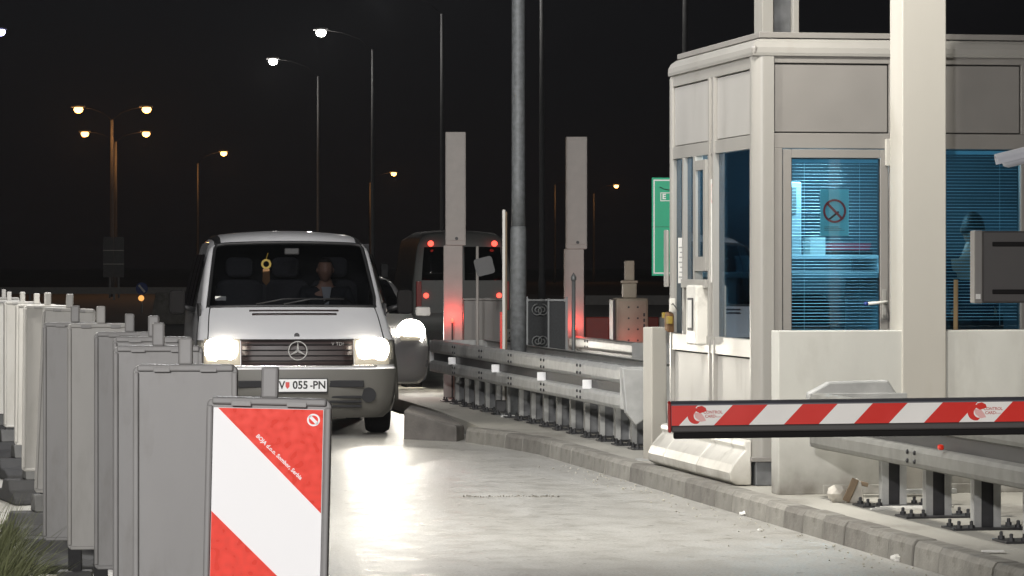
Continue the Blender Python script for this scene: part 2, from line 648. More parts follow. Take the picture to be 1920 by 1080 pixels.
# ------------------------------------------------------------------ kerb and island
kerb_line = [RD(9, 0), Vector((.23, 29.1, 0)), Vector((-.07, 30.2, 0)), Vector((-.42, 31.2, 0))]
b = B()
isl = [RD(9, .13), RD(29.3, .13), Vector((.07, 30.25, 0)), Vector((-.28, 31.3, 0)), RD(33.2, -.05), RD(36, .05), RD(60, .3), RD(60, 5.2), RD(9, 5.2)]
b.prism([(p.x, p.y) for p in isl], 'z', -.05, .128)
island = struct('pavement', b, 'island')
kroot = bpy.data.objects.new('kerb', None)
C.objects.link(kroot)
kroot['kind'] = 'structure'
KH = .135


def kerb_mesh(L, mt):
    b = B()
    b.prism([(0, -.04), (.012, .105), (.032, KH), (.15, KH), (.15, -.04)], 'y', .0045, L - .0045)
    o = b.out('kerb_stone', mt, None, bevel=.006, seg=1)
    return o


KL = .46
protos = []
n_k = 0
for i in range(len(kerb_line) - 1):
    a, c = kerb_line[i], kerb_line[i + 1]
    d = (c - a)
    L = d.length
    k = max(1, round(L / KL))
    st = L / k
    ang = math.atan2(d.y, d.x) - PI / 2
    base = [kerb_mesh(st, mm) for mm in ('kerb_a', 'kerb_b', 'kerb_c')]
    used = [0, 0, 0]
    for j in range(k):
        w_ = random.choice((0, 0, 1, 1, 2))
        o = base[w_] if not used[w_] else base[w_].copy()
        if used[w_]:
            C.objects.link(o)
        used[w_] = 1
        o.parent = kroot
        p = a + d * (j / k)
        o.location = (p.x + random.uniform(-.004, .004), p.y, random.uniform(-.004, .003))
        o.rotation_euler = (0, random.uniform(-.012, .012), ang + random.uniform(-.006, .006))
    for q in range(3):
        if not used[q]:
            bpy.data.objects.remove(base[q])

# island nose block
nose = thing('concrete_block', 'grey concrete block at the end of the kerb beside the van wheel', 'concrete block', (0, 0, 0))
b = B()
lo = [(-.99, 31.75), (-.50, 31.30), (-.44, 31.75), (-.62, 33.6), (-.98, 33.4)]
tops = [.27, .14, .132, .14, .25]
va = [b.bm.verts.new((x, y, -.05)) for x, y in lo]
vb = [b.bm.verts.new((x, y, z)) for (x, y), z in zip(lo, tops)]
b.bm.faces.new(va[::-1]); b.bm.faces.new(vb)
for i in range(5):
    j = (i + 1) % 5
    b.bm.faces.new((va[i], va[j], vb[j], vb[i]))
b.out('block', 'nose', nose, bevel=.02)

# painted seam / crack in the lane and grit along the kerb foot
b = B()
p0, p1 = at(868, 931, 23.85), at(1050, 933, 23.75)
yy = 23.8
for i in range(34):
    t0 = i / 34
    L_ = random.uniform(.4, 1.1) / 34
    x0, x1 = p0.x + (p1.x - p0.x) * t0, p0.x + (p1.x - p0.x) * (t0 + L_)
    yy += random.uniform(-.035, .035)
    wd = random.uniform(.01, .07) * (1.3 - t0)
    b.prism([(x0, yy), (x1, yy + random.uniform(-.02, .02)), (x1 - .004, yy + wd * .7), (x0 + .006, yy + wd)], 'z', -.01, random.uniform(.003, .012))
tag(b.out('crack_filler', 'kerb_b', None), 'dark broken joint line across the pale lane in front of the van', 'road joint')
b = B()
for i in range(260):
    t = random.uniform(13, 28)
    wv = -abs(random.gauss(0, .16)) - .02
    p = RD(t, wv)
    r_ = random.uniform(.003, .008) * (1.6 if random.random() < .06 else 1)
    b.blob((p.x, p.y, r_ * .6), r_, 1, (1, 1, .7), .25)
tag(b.out('gravel', 'grit', None), 'fine grit and crumbs lying along the foot of the kerb', 'gravel', kind='stuff')

# ------------------------------------------------------------------ delineator panels
PW, PH = .28, .95


def rounded(w_, h, r, n=4, z0=0):
    pts = []
    for cx, cz, a0 in ((w_ / 2 - r, h - r, 0), (-w_ / 2 + r, h - r, 90), (-w_ / 2 + r, r, 180), (w_ / 2 - r, r, 270)):
        for k in range(n + 1):
            a = R(a0 + 90 * k / n)
            pts.append((cx + r * math.cos(a), z0 + cz + r * math.sin(a)))
    return pts


def make_delineator(label, front, pale=False):
    t = thing('delineator_panel', label, 'delineator', (0, 0, 0), 0, 'delineator panels along the lane edge')
    Z0 = .38
    b = B()
    b.prism(rounded(PW, PH, .022, 4, Z0), 'y', -.012, .022)
    bo = b.out('body', ('panel_lit' if pale else 'panel') if not front else 'panel_frame', t, bevel=.004)
    # raised rim on the near face
    b = B()
    rim = .016 if not front else .0145
    b.box(-PW / 2 + .001, -PW / 2 + rim, -.024, -.0125, Z0 + .02, Z0 + PH - .02)
    b.box(PW / 2 - rim, PW / 2 - .001, -.024, -.0125, Z0 + .02, Z0 + PH - .02)
    b.box(-PW / 2 + .012, PW / 2 - .012, -.0235, -.0122, Z0 + PH - rim - .002, Z0 + PH - .001)
    b.box(-PW / 2 + .012, PW / 2 - .012, -.0235, -.0122, Z0 + .001, Z0 + rim)
    b.out('rim', 'panel_lit' if pale else ('panel_frame' if front else 'panel'), t, bevel=.004)
    b = B()
    b.box(-.019, .019, -.014, .018, Z0 + PH - .002, Z0 + PH + .072)
    b.out('lamp_socket', 'panel_lit' if pale else ('panel_frame' if front else 'panel'), t, bevel=.006)
    for sx in (-1, 1):
        b = B()
        b.box(sx * .062 - .022, sx * .062 + .022, -.0265, -.0238, Z0 + PH - .020, Z0 + PH - .008)
        b.out('clip', 'panel', t, bevel=.001)
    b = B()
    b.box(-.03, .03, -.02, .02, .09, Z0 + .01)
    b.out('stem', 'foot', t, bevel=.006)
    b = B()
    b.prism([(-.40, 0), (.40, 0), (.40, .045), (.30, .075), (.16, .085), (.10, .15), (-.10, .15), (-.16, .085), (-.30, .075), (-.40, .045)], 'x', -.20, .20)
    b.out('foot', 'foot', t, bevel=.012)
    b = B()
    b.prism([(-.09, .151), (.09, .151), (.05, .25), (-.05, .25)], 'x', -.075, .075)
    b.out('foot_socket', 'foot_grey', t, bevel=.008)
    if front:
        y = -.0130
        x0, x1 = -.1245, .1235
        zt, zb = Z0 + PH - .0245, Z0 + .02
        dz = .24
        b = B(); b.box(x0, x1, y - .004, y, zb, zt)
        sh = b.out('sheet', 'white_sheet', t, bevel=.0015)

        def band(ps):
            b = B(); b.prism(ps, 'y', y - .0062, y - .0042)
            return b.out('stripe', 'red_sheet', t)
        xa = x0 + .006
        band([(xa + .005, zt - .001), (x1 - .002, zt - .001), (x1 - .002, zt - dz)])
        for k in range(2):
            za = zt - dz * (2 * k + 1)
            pts = [(x0 + .001, za), (x1 - .002, za - dz)]
            lo2 = [(x1 - .002, max(zb + .001, za - 2 * dz)), (x0 + .001, max(zb + .001, za - dz))]
            band(pts + lo2)
        for zz in (y - .0064,):
            b = B()
            mm = Matrix.Translation((x1 - .023, 0, zt - .0245))
            b.ring(.0105, .0145, zz - .001, zz, 28, mm)
            b.box(-.012, .012, zz - .001, zz, -.0035, .0035, mm @ Matrix.Rotation(R(45), 4, 'Y'))
            b.out('emblem', 'white_sheet', t)
        ang = -math.atan2(dz, x1 - x0)
        cx, cz = x0 + .150, zt - .112
        m4 = Matrix.Translation((cx, y - .0064, cz)) @ Matrix.Rotation(-ang, 4, 'Y') @ FACE
        text('lettering', 'BOJA d.o.o. Sombor, Serbia', .0125, 'white_sheet', t, m4, sx=1.0, bold=.0003)
    return t


# tab x, half width px, top row px, label
DEL = [
    (506, 117, 745, 0, -.0, 'red and white striped delineator panel nearest the camera, its printed face showing'),
    (348, 98, 683, .02, 0, 'blank grey delineator panel directly behind the red and white striped one'),
    (297, 84, 648, .03, 0, 'blank grey delineator panel, second behind the striped one'),
    (288, 76, 631, .03, 0, 'blank grey delineator panel almost hidden, third behind the striped one'),
    (243, 66, 622, .10, 0, 'blank grey delineator panel, fourth behind the striped one'),
    (189, 62, 606, .14, 0, 'blank grey delineator panel, fifth behind the striped one, lower edge above a black foot'),
    (141, 60, 604, .05, 0, 'blank grey delineator panel, sixth behind the striped one, last of the shaded ones'),
    (108, 50, 577, .10, .045, 'pale leaning delineator panel, nearest of the brightly lit ones, tilted sideways'),
    (85, 45, 572, .3, .01, 'pale upright delineator panel just behind the leaning one'),
    (65, 39, 570, .3, .01, 'pale delineator panel with a bright edge, second behind the leaning one'),
    (42, 35, 565, .35, 0, 'pale delineator panel, third behind the leaning one'),
    (17, 32, 563, .3, 0, 'pale delineator panel, fourth behind the leaning one'),
    (7, 29, 557, .2, 0, 'pale distant delineator panel at the far left end of the row'),
]
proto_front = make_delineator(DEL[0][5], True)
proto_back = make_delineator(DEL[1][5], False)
proto_lit = make_delineator(DEL[5][5], False, True)
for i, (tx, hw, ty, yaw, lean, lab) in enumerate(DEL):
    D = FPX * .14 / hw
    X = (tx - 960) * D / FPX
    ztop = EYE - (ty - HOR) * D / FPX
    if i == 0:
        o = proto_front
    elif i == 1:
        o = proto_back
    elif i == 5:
        o = proto_lit
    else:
        o = dup(proto_lit if i >= 7 else proto_back, (0, 0, 0), 0, lab)
    o.location = (X - (.0295 if i == 0 else 0), D, 0.0)
    o.scale = (1, 1, ztop / 1.33)
    o.rotation_euler = (0, R(1.3) if i == 0 else lean, yaw)

# ------------------------------------------------------------------ weeds at the lower left
b = B()
for i in range(5200):
    D = random.uniform(13.6, 17.0)
    edge = 8 + 14 * math.sin(D * 3.1)
    px = -70 + abs(random.gauss(0, 1)) * 52
    x = (px - 960) * D / FPX
    h = random.triangular(.10, .52, .24) * max(.3, 1 - max(0, px - 5) / 110)
    if px > 62:
        continue
    wd = random.uniform(.002, .0055)
    a = random.uniform(0, 2 * PI)
    dx, dy = math.cos(a) * wd, math.sin(a) * wd
    lx, ly = random.gauss(.03, .14), random.gauss(0, .14)
    p = [Vector((x - dx, D - dy, 0)), Vector((x + dx, D + dy, 0)),
         Vector((x + dx * .8 + lx * .4, D + dy * .8 + ly * .4, h * .6)), Vector((x - dx * .8 + lx * .4, D - dy * .8 + ly * .4, h * .6)),
         Vector((x + lx, D + ly, h))]
    v = [b.bm.verts.new(q) for q in p]
    b.bm.faces.new((v[0], v[1], v[2], v[3])); b.bm.faces.new((v[3], v[2], v[4]))
tag(b.out('grass', 'grass', None, fix=False), 'tall rough grass and weeds beside the delineator feet', 'grass', kind='stuff')


# ------------------------------------------------------------------ vehicles
class Shell:
    """front/top strip over a length profile with sides hanging from its edges"""

    def __init__(s, prof, side, sill, sweep, round_=.10):
        s.prof, s.side, s.sill, s.sweep, s.rd = prof, side, sill, sweep, round_

    def lerp(s, v):
        i = min(int(v), len(s.prof) - 2)
        f = v - i
        return [a + (b_ - a) * f for a, b_ in zip(s.prof[i], s.prof[i + 1])]

    def at(s, u, v, off=0.):
        y, z, hw, k, cam_ = s.lerp(v)
        a = abs(u)
        rnd = max(0, (a - .8) / .2) ** 2
        y2 = y + k * (a ** 2 * .6 + rnd * .4)
        z2 = z - cam_ * (a ** 2 * .45 + rnd * .55)
        p = Vector((u * hw, y2, z2))
        if off:
            e = .05
            q1 = s.at(u, min(v + e, len(s.prof) - 1.001)) - s.at(u, max(v - e, 0))
            q2 = s.at(min(u + e, 1), v) - s.at(max(u - e, -1), v)
            n = q2.cross(q1).normalized()
            if n.y > .0 and v < 14:
                n = -n
            p = p + n * off
        return p

    def sidex(s, z):
        t = s.side
        for i in range(len(t) - 1):
            if t[i][0] >= z >= t[i + 1][0]:
                f = (t[i][0] - z) / (t[i][0] - t[i + 1][0])
                return t[i][1] + (t[i + 1][1] - t[i][1]) * f
        return t[-1][1] if z < t[-1][0] else t[0][1]

    def side_pt(s, sg, v, f):
        e = s.at(1, v)
        z = e.z + (s.sill - e.z) * f
        if e.z < s.sill:
            z = e.z
        x = e.x + s.sidex(z) - s.sidex(e.z)
        return Vector((sg * x, e.y, z))


US = [-1, -.97, -.92, -.86, -.78, -.6, -.4, -.2, 0, .2, .4, .6, .78, .86, .92, .97, 1]


def build_body(sh, parent, mt, mt_bumper, holes, bump_v, nfine=1):
    """returns body; holes: list of (u0,u1,v0,v1) removed from the strip"""
    nv = len(sh.prof)
    b, bb = B(), B()
    for tgt, lo_, hi_ in ((bb, 0, bump_v), (b, bump_v, nv - 1)):
        V = {}
        for v in range(lo_, hi_ + 1):
            for i, u in enumerate(US):
                V[i, v] = tgt.bm.verts.new(sh.at(u, v))
        for v in range(lo_, hi_):
            for i in range(len(US) - 1):
                uc, vc = (US[i] + US[i + 1]) / 2, v + .5
                if any(h[0] <= uc <= h[1] and h[2] <= vc <= h[3] for h in holes):
                    continue
                tgt.bm.faces.new((V[i, v], V[i + 1, v], V[i + 1, v + 1], V[i, v + 1]))
        for sg, ui in ((-1, 0), (1, len(US) - 1)):
            fs = [0, .1, .25, .45, .65, .85, 1]
            W = {}
            for v in range(lo_, hi_ + 1):
                for j, f in enumerate(fs):
                    W[v, j] = V[ui, v] if j == 0 else tgt.bm.verts.new(sh.side_pt(sg, v, f))
            for v in range(lo_, hi_):
                for j in range(len(fs) - 1):
                    try:
                        tgt.bm.faces.new((W[v, j], W[v + 1, j], W[v + 1, j + 1], W[v, j + 1]))
                    except ValueError:
                        pass
    body = b.out('body', mt, parent, smooth=True)
    bump = bb.out('bumper', mt_bumper, parent, smooth=True)
    return body, bump


def patch(sh, name, mt, parent, u0, u1, v0, v1, off, nu=6, nv=4, thick=.012, smooth=True):
    b = B()
    us = [u0 + (u1 - u0) * i / nu for i in range(nu + 1)]
    vs = [v0 + (v1 - v0) * i / nv for i in range(nv + 1)]
    b.grid(lambda u, v: sh.at(u, v, off), us, vs)
    o = b.out(name, mt, parent, smooth=smooth)
    if thick:
        so = o.modifiers.new('solid', 'SOLIDIFY')
        so.thickness = thick
        so.offset = 0
    return o


def wheel(parent, x, y, r, wd, sg):
    mm = Matrix.Translation((x, y, r)) @ Matrix.Rotation(R(90), 4, 'Y')
    b = B()
    b.lathe([(r * .62, -wd / 2), (r * .93, -wd / 2), (r, -wd * .32), (r, wd * .32), (r * .93, wd / 2), (r * .62, wd / 2)], 28, mm)
    t = b.out('wheel', 'rubber', parent, smooth=False)
    b = B()
    b.lathe([(r * .60, -wd * .46), (r * .60, wd * .42), (r * .2, wd * .48), (0, wd * .48)] if sg > 0 else [(0, -wd * .48), (r * .2, -wd * .48), (r * .60, -wd * .42), (r * .60, wd * .46)], 20, mm)
    b.out('rim', 'pole_grey', t)
    return t


VX, VY = (559 - 960) * 32.0 / FPX, 32.0
van = thing('van', 'white delivery van with lit headlights driving up the lane', 'van', (VX, VY, 0), R(7.0))
van.scale = (1.02, 1.02, 1.025)
van_prof = [  # y, z, halfwidth, sweep, camber
    (.16, .17, .80, .20, 0), (.05, .24, .87, .22, 0), (.01, .36, .895, .24, 0), (.00, .50, .905, .25, 0), (.02, .615, .91, .25, 0),
    (.06, .64, .90, .25, 0), (.075, .74, .90, .25, 0.0), (.10, .845, .90, .26, 0.0), (.14, .88, .895, .27, .0), (.26, .94, .885, .26, .0),
    (.45, 1.035, .875, .24, .01), (.62, 1.105, .865, .20, .015), (.72, 1.15, .855, .18, .02),
    (.78, 1.175, .845, .17, .02), (.98, 1.36, .815, .16, .02), (1.18, 1.545, .785, .15, .02), (1.36, 1.705, .757, .14, .03), (1.43, 1.765, .745, .13, .05),
    (1.53, 1.815, .742, .10, .10), (1.70, 1.855, .742, .05, .12), (2.2, 1.885, .745, .0, .13), (3.2, 1.895, .745, .0, .13), (4.3, 1.88, .735, 0, .13),
    (4.52, 1.80, .73, 0, .10), (4.62, 1.5, .78, 0, .02), (4.68, 1.0, .85, 0, 0), (4.66, .45, .86, 0, 0)]
van_side = [(1.9, .735), (1.75, .765), (1.5, .835), (1.15, .915), (.9, .945), (.5, .945), (.3, .925), (.17, .88)]
VS = Shell(van_prof, van_side, .24, None)
body, bumper = build_body(VS, van, 'van_white', 'van_bumper', [(-.9, .9, 13, 17)], 4)
patch(VS, 'windscreen', 'g_wind', van, -.93, .93, 12.9, 17.05, .004, 14, 8, 0)
# black rubber round the windscreen
b = B()
loop = [VS.at(u, 12.95, .006) for u in [i / 10 for i in range(-9, 10)]] + [VS.at(.925, v, .006) for v in (13.5, 14.5, 15.5, 16.5)] + \
       [VS.at(u, 17.0, .006) for u in [i / 10 for i in range(9, -10, -1)]] + [VS.at(-.925, v, .006) for v in (16.5, 15.5, 14.5, 13.5, 12.95)]
b.tube(loop, .016, 6, cap=False)
b.out('windscreen_seal', 'black', van, smooth=True)
# bonnet slots, grille, star, trim
for vz, hw_ in ((11.68, .485), (11.0, .455)):
    patch(VS, 'bonnet_vent', 'grille', van, -hw_ * .98, hw_, vz - .12, vz + .12, .003, 12, 1, .006)
patch(VS, 'grille', 'grille', van, -.565, .565, 5.05, 7.75, .006, 10, 6, .012)
for k in range(5):
    patch(VS, 'grille_bar', 'rubber', van, -.555, .555, 5.45 + k * .46, 5.53 + k * .46, .016, 10, 1, .012)
patch(VS, 'bumper_trim', 'van_trim', van, -.80, .80, 4.55, 5.0, .012, 14, 2, .016)
gp = VS.at(0.0, 6.35, .03)
mm = Matrix.Translation(gp)
b = B()
b.ring(.078, .088, -.008, .008, 36, mm)
for k in range(3):
    a = R(90 + 120 * k)
    m2 = mm @ Matrix.Rotation(-a, 4, 'Y')
    b.prism([(-.010, -.009), (.02, -.010), (.082, -.0015), (.082, .0015), (.02, .010), (-.010, .009)], 'y', -.007, .007, m2)
b.out('star_emblem', 'van_trim', van)
b = B(); b.disc(.025, -.008, .004, 16, Matrix.Translation(VS.at(0, 8.55, .004)))
b.out('bonnet_badge', 'steel_dark', van)
text('lettering', 'V TDI', .045, 'van_trim', van, Matrix.Translation(VS.at(.40, 6.9, .03)) @ FACE, ext=.002)
# headlights
for sg in (-1, 1):
    us = (sg * .575, sg * .925)
    h = patch(VS, 'headlight', 'lens_lit', van, min(us), max(us), 5.15, 7.75, .010, 8, 6, .02)
    cp_ = VS.at(sg * .76, 6.45, .03)
    b = B()
    b.prism([(.150 * math.copysign(abs(math.cos(a)) ** .7, math.cos(a)), .104 * math.copysign(abs(math.sin(a)) ** .7, math.sin(a))) for a in [2 * PI * q / 28 for q in range(28)]], 'y', -.008, .004, Matrix.Translation(cp_) @ Matrix.Rotation(R(sg * 14), 4, 'Z'))
    b.out('reflector', 'head', h)
    us = (sg * .93, sg * .995)
    patch(VS, 'indicator', 'van_bumper', van, min(us), max(us), 5.15, 7.6, .008, 3, 4, .012)
    b = B()
    b.disc(.068, -.012, .02, 20, Matrix.Translation(VS.at(sg * .72, 2.15, .0)))
    b.out('fog_lamp', 'dark_int', van)
    p = VS.at(sg * .45, 3.25, .0)
    b = B()
    b.box(min(.28 * sg, .60 * sg), max(.28 * sg, .60 * sg), p.y - .006 - .012, p.y + .02, .452, .515)
    b.out('bumper_slot', 'dark_int', van, bevel=.008)
for k in range(3):
    b = B()
    b.box(-.58, .58, .028, .075, .355 - k * .042, .375 - k * .042)
    b.out('bumper_slot', 'dark_int', van, bevel=.004)
# bonnet shut lines
for sg in (-1, 1):
    b = B()
    b.tube([VS.at(sg * .90, 7.9 + q * .45, .001) for q in range(12)], .0055, 5)
    b.out('shut_line', 'ink', van)
    b = B()
    b.tube([VS.side_pt(sg, 12.6, f) + Vector((sg * .002, .1, 0)) for f in (.12, .25, .4, .55, .7, .85)], .006, 5)
    b.out('shut_line', 'ink', van)
b = B()
b.tube([VS.at(-.88 + q * .11, 7.93, .003) for q in range(17)], .006, 5)
b.out('shut_line', 'ink', van)
# number plate
b = B(); b.box(-.26, .26, -.030, -.012, .415, .528)
pl = b.out('number_plate', 'plate_white', van, bevel=.006)
b = B(); b.box(-.268, .268, -.0225, .01, .403, .536)
b.out('plate_frame', 'black', van, bevel=.005)
py_ = -.0312
text('lettering', 'KV', .098, 'ink', pl, Matrix.Translation((-.178, py_, .473)) @ FACE, sx=.92, bold=.0022)
text('lettering', '055', .098, 'ink', pl, Matrix.Translation((.018, py_, .473)) @ FACE, sx=.95, bold=.0022)
text('lettering', '-', .09, 'ink', pl, Matrix.Translation((.118, py_, .473)) @ FACE, sx=.8, bold=.0022)
text('lettering', 'PN', .098, 'ink', pl, Matrix.Translation((.190, py_, .473)) @ FACE, sx=.95, bold=.0022)
b = B(); b.prism([(-.018, .03), (.018, .03), (.018, -.01), (0, -.032), (-.018, -.01)], 'y', -.0008, .0008, Matrix.Translation((-.098, py_, .473)))
b.out('crest', 'print_red', pl)
# roof strips (dark roof channels), mirrors, side windows, wipers
for sg in (-1, 1):
    us = sorted((sg * .86, sg * .935))
    patch(VS, 'roof_channel', 'black', van, us[0], us[1], 17.4, 22, .005, 2, 24, .006)
    for ya, yb in ((1.28, 2.15), (2.28, 3.3), (3.42, 4.4)):
        b = B()
        prof = []
        for j in range(7):
            z = 1.12 + (1.66 - 1.12) * j / 6
            prof.append((VS.sidex(z) + .006, z))
        V = []
        for (x, z) in prof:
            inset = .42 * (z - 1.12) if ya < 1.5 else 0
            V.append([b.bm.verts.new((sg * x, ya + inset, z)), b.bm.verts.new((sg * x, yb, z))])
        for j in range(6):
            b.bm.faces.new((V[j][0], V[j][1], V[j + 1][1], V[j + 1][0]))
        o = b.out('side_window', 'g_dark', van)
        so = o.modifiers.new('s', 'SOLIDIFY'); so.thickness = .006
    mb = B()
    mb.prism(rounded(.15, .225, .04, 4, 1.10), 'y', .98, 1.075, Matrix.Translation((sg * 1.065, 0, 0)))
    mr = mb.out('wing_mirror', 'rubber', van, bevel=.02)
    b = B()
    b.tube([(sg * .90, 1.06, 1.14), (sg * 1.03, 1.03, 1.18)], .025, 8)
    b.out('mirror_arm', 'black', mr, smooth=True)
    wheel(van, sg * .80, .98, .315, .21, sg)
    wheel(van, sg * .80, 3.95, .315, .21, sg)
    b = B()
    b.tube([(sg * .945, .98 + .40 * math.cos(R(a)), .33 + .40 * math.sin(R(a))) for a in range(-12, 193, 15)], .02, 6)
    b.out('wheel_arch', 'van_bumper', van, smooth=True)
    b = B()
    base = VS.at(sg * .15 - .25, 13.0, .03)
    b.tube([base, VS.at(sg * .15 + .05, 13.25, .03), VS.at(sg * .15 + .42, 13.30, .022)], .009, 6)
    b.out('wiper', 'black', van, smooth=True)
b = B(); b.box(-.66, .66, .35, 4.3, .17, .26)
b.out('underbody', 'van_bumper', van, bevel=.02)
# cabin
b = B()
b.box(-.86, .86, .72, .735, .5, 1.02); b.box(-.80, .80, 1.95, 1.97, .5, 1.76); b.box(-.87, -.85, .8, 1.95, .3, 1.2); b.box(.85, .87, .8, 1.95, .3, 1.2)
b.box(-.70, .70, 1.55, 1.95, 1.745, 1.76); b.box(-.85, .85, .8, 1.95, .5, .52)
b.out('cabin_lining', 'dark_int', van)
b = B()
b.prism([(.80, 1.0), (.84, 1.12), (1.02, 1.14), (1.14, 1.05), (1.14, .8), (.80, .8)], 'x', -.80, .80)
b.out('dashboard', 'dark_int', van, bevel=.02)
for x in (-.46, .0 - .02, .44):
    b = B()
    b.prism(rounded(.46 if x else .40, .62, .10, 4, .80), 'y', 1.60, 1.72, Matrix.Translation((x, 0, 0)))
    st = b.out('seat', 'seat', van, bevel=.04)
    b = B()
    b.prism(rounded(.26, .19, .06, 4, 1.44), 'y', 1.60, 1.69, Matrix.Translation((x, 0, 0)))
    b.out('headrest', 'seat', st, bevel=.03)
    b = B(); b.box(x - .23, x + .23, 1.18, 1.66, .64, .80)
    b.out('cushion', 'seat', st, bevel=.04)
b = B()
m2 = Matrix.Translation((.44, 1.17, 1.08)) @ Matrix.Rotation(R(25), 4, 'X')
b.tube([m2 @ Vector((.19 * math.cos(a * PI / 12), 0, .19 * math.sin(a * PI / 12))) for a in range(25)], .014, 6)
b.tube([m2 @ Vector((-.18, .0, 0)), m2 @ Vector((.18, 0, 0))], .014, 6)
b.out('steering_wheel', 'black', van, smooth=True)
b = B(); b.box(-.05, .09, 1.30, 1.33, 1.655, 1.715)
b.out('rear_view_mirror', 'black', van, bevel=.01)
b = B()
p = VS.at(-.80, 13.45, -.006)
b.box(p.x - .05, p.x + .05, p.y + .005, p.y + .008, p.z - .02, p.z + .02)
b.out('windscreen_sticker', 'paper', van)
# hanging air freshener (hangs from the mirror: its own thing)
vm = Matrix.Translation((VX, VY, 0)) @ Matrix.Rotation(R(7.0), 4, 'Z')


def vloc(x, y, z):
    return vm @ Vector((x, y, z))


af = thing('air_freshener', 'yellow and orange dangling car ornament behind the van windscreen', 'ornament', vloc(-.235, 1.16, 1.40), R(7))
b = B(); b.ring(.028, .048, -.005, .005, 20, Matrix.Translation((0, 0, .205)))
b.out('ring', 'yellow', af)
b = B(); b.prism([(-.03, .16), (.03, .16), (.036, .04), (.0, .0), (-.036, .04)], 'y', -.004, .004)
b.out('tag', 'orange_card', af)
b = B(); b.tube([(0, 0, .25), (.02, .05, .31)], .003, 5)
b.out('string', 'yellow', af)

# headlight beams
for sg in (-1, 1):
    p = vloc(sg * .71, -.03, .76)
    q = vloc(sg * .71 - .3, -12, -.3)
    lamp('headlight_beam', p, 150, (1, .93, .80), .07, 'SPOT', q, 46, .9)


# ------------------------------------------------------------------ people
def skinned(name, joints, edges, root, mt, sub=1):
    me = bpy.data.meshes.new(name)
    keys = list(joints)
    idx = {k: i for i, k in enumerate(keys)}
    me.from_pydata([joints[k][0] for k in keys], [(idx[a], idx[b_]) for a, b_ in edges], [])
    o = bpy.data.objects.new(name, me)
    C.objects.link(o)
    sk = o.modifiers.new('skin', 'SKIN')
    for k in keys:
        r_ = joints[k][1]
        v = me.skin_vertices[0].data[idx[k]]
        v.radius = r_ if isinstance(r_, tuple) else (r_, r_)
        v.use_root = (k == root)
    ss = o.modifiers.new('sub', 'SUBSURF')
    ss.levels = ss.render_levels = sub
    sk.use_smooth_shade = True
    dg = bpy.context.evaluated_depsgraph_get()
    ev = o.evaluated_get(dg)
    m2 = bpy.data.meshes.new_from_object(ev)
    bpy.data.objects.remove(o)
    bm = bmesh.new()
    bm.from_mesh(m2)
    bpy.data.meshes.remove(m2)
    return bm


def head_into(bb, c, fwd_sign=-1):
    """adds a head with face facing -Y*(-fwd_sign) to builder bb"""
    t = bmesh.new()
    bmesh.ops.create_uvsphere(t, u_segments=20, v_segments=14, radius=1)
    mp = {}
    f = fwd_sign
    for v in t.verts:
        x, y, z = v.co
        ff = y * f                      # positive = face side
        sx_, sy_, sz_ = .076, .095, .118
        nx = x * sx_ * (1 - .18 * max(0, -z))
        ny = y * sy_
        nz = z * sz_
        if ff > 0 and z < -.2:
            ny *= 1 - .10 * (-z)
        if ff > .85 and abs(x) < .22 and -.35 < z < .15:      # nose
            ny += f * .022 * (1 - abs(x) / .22)
        if ff > .75 and .12 < abs(x) < .5 and .0 < z < .25:     # eye sockets
            ny -= f * .010
        if ff > .75 and abs(x) < .3 and -.62 < z < -.48:      # mouth line
            ny -= f * .006
        mp[v] = bb.verts.new(Vector(c) + Vector((nx, ny, nz)))
    for fa in t.faces:
        bb.faces.new([mp[v] for v in fa.verts])
    t.free()
    for sg in (-1, 1):
        ear = bmesh.new()
        bmesh.ops.create_icosphere(ear, subdivisions=1, radius=1)
        mp = {}
        for v in ear.verts:
            mp[v] = bb.verts.new(Vector(c) + Vector((sg * .076 + v.co.x * .012, v.co.y * .018, v.co.z * .03)))
        for fa in ear.faces:
            bb.faces.new([mp[v] for v in fa.verts])
        ear.free()


def hair_cap(parent, c, fwd_sign, mt):
    t = bmesh.new()
    bmesh.ops.create_uvsphere(t, u_segments=20, v_segments=14, radius=1)
    f = fwd_sign
    kill = [v for v in t.verts if (v.co.y * f > .25 and v.co.z < .55) or v.co.z < -.35]
    bmesh.ops.delete(t, geom=kill, context='VERTS')
    for v in t.verts:
        v.co = Vector(c) + Vector((v.co.x * .083, v.co.y * .101, v.co.z * .126 + .004))
    B_ = B(); B_.bm.free(); B_.bm = t
    o = B_.out('hair', mt, parent, smooth=True)
    so = o.modifiers.new('s', 'SOLIDIFY'); so.thickness = .012
    return o


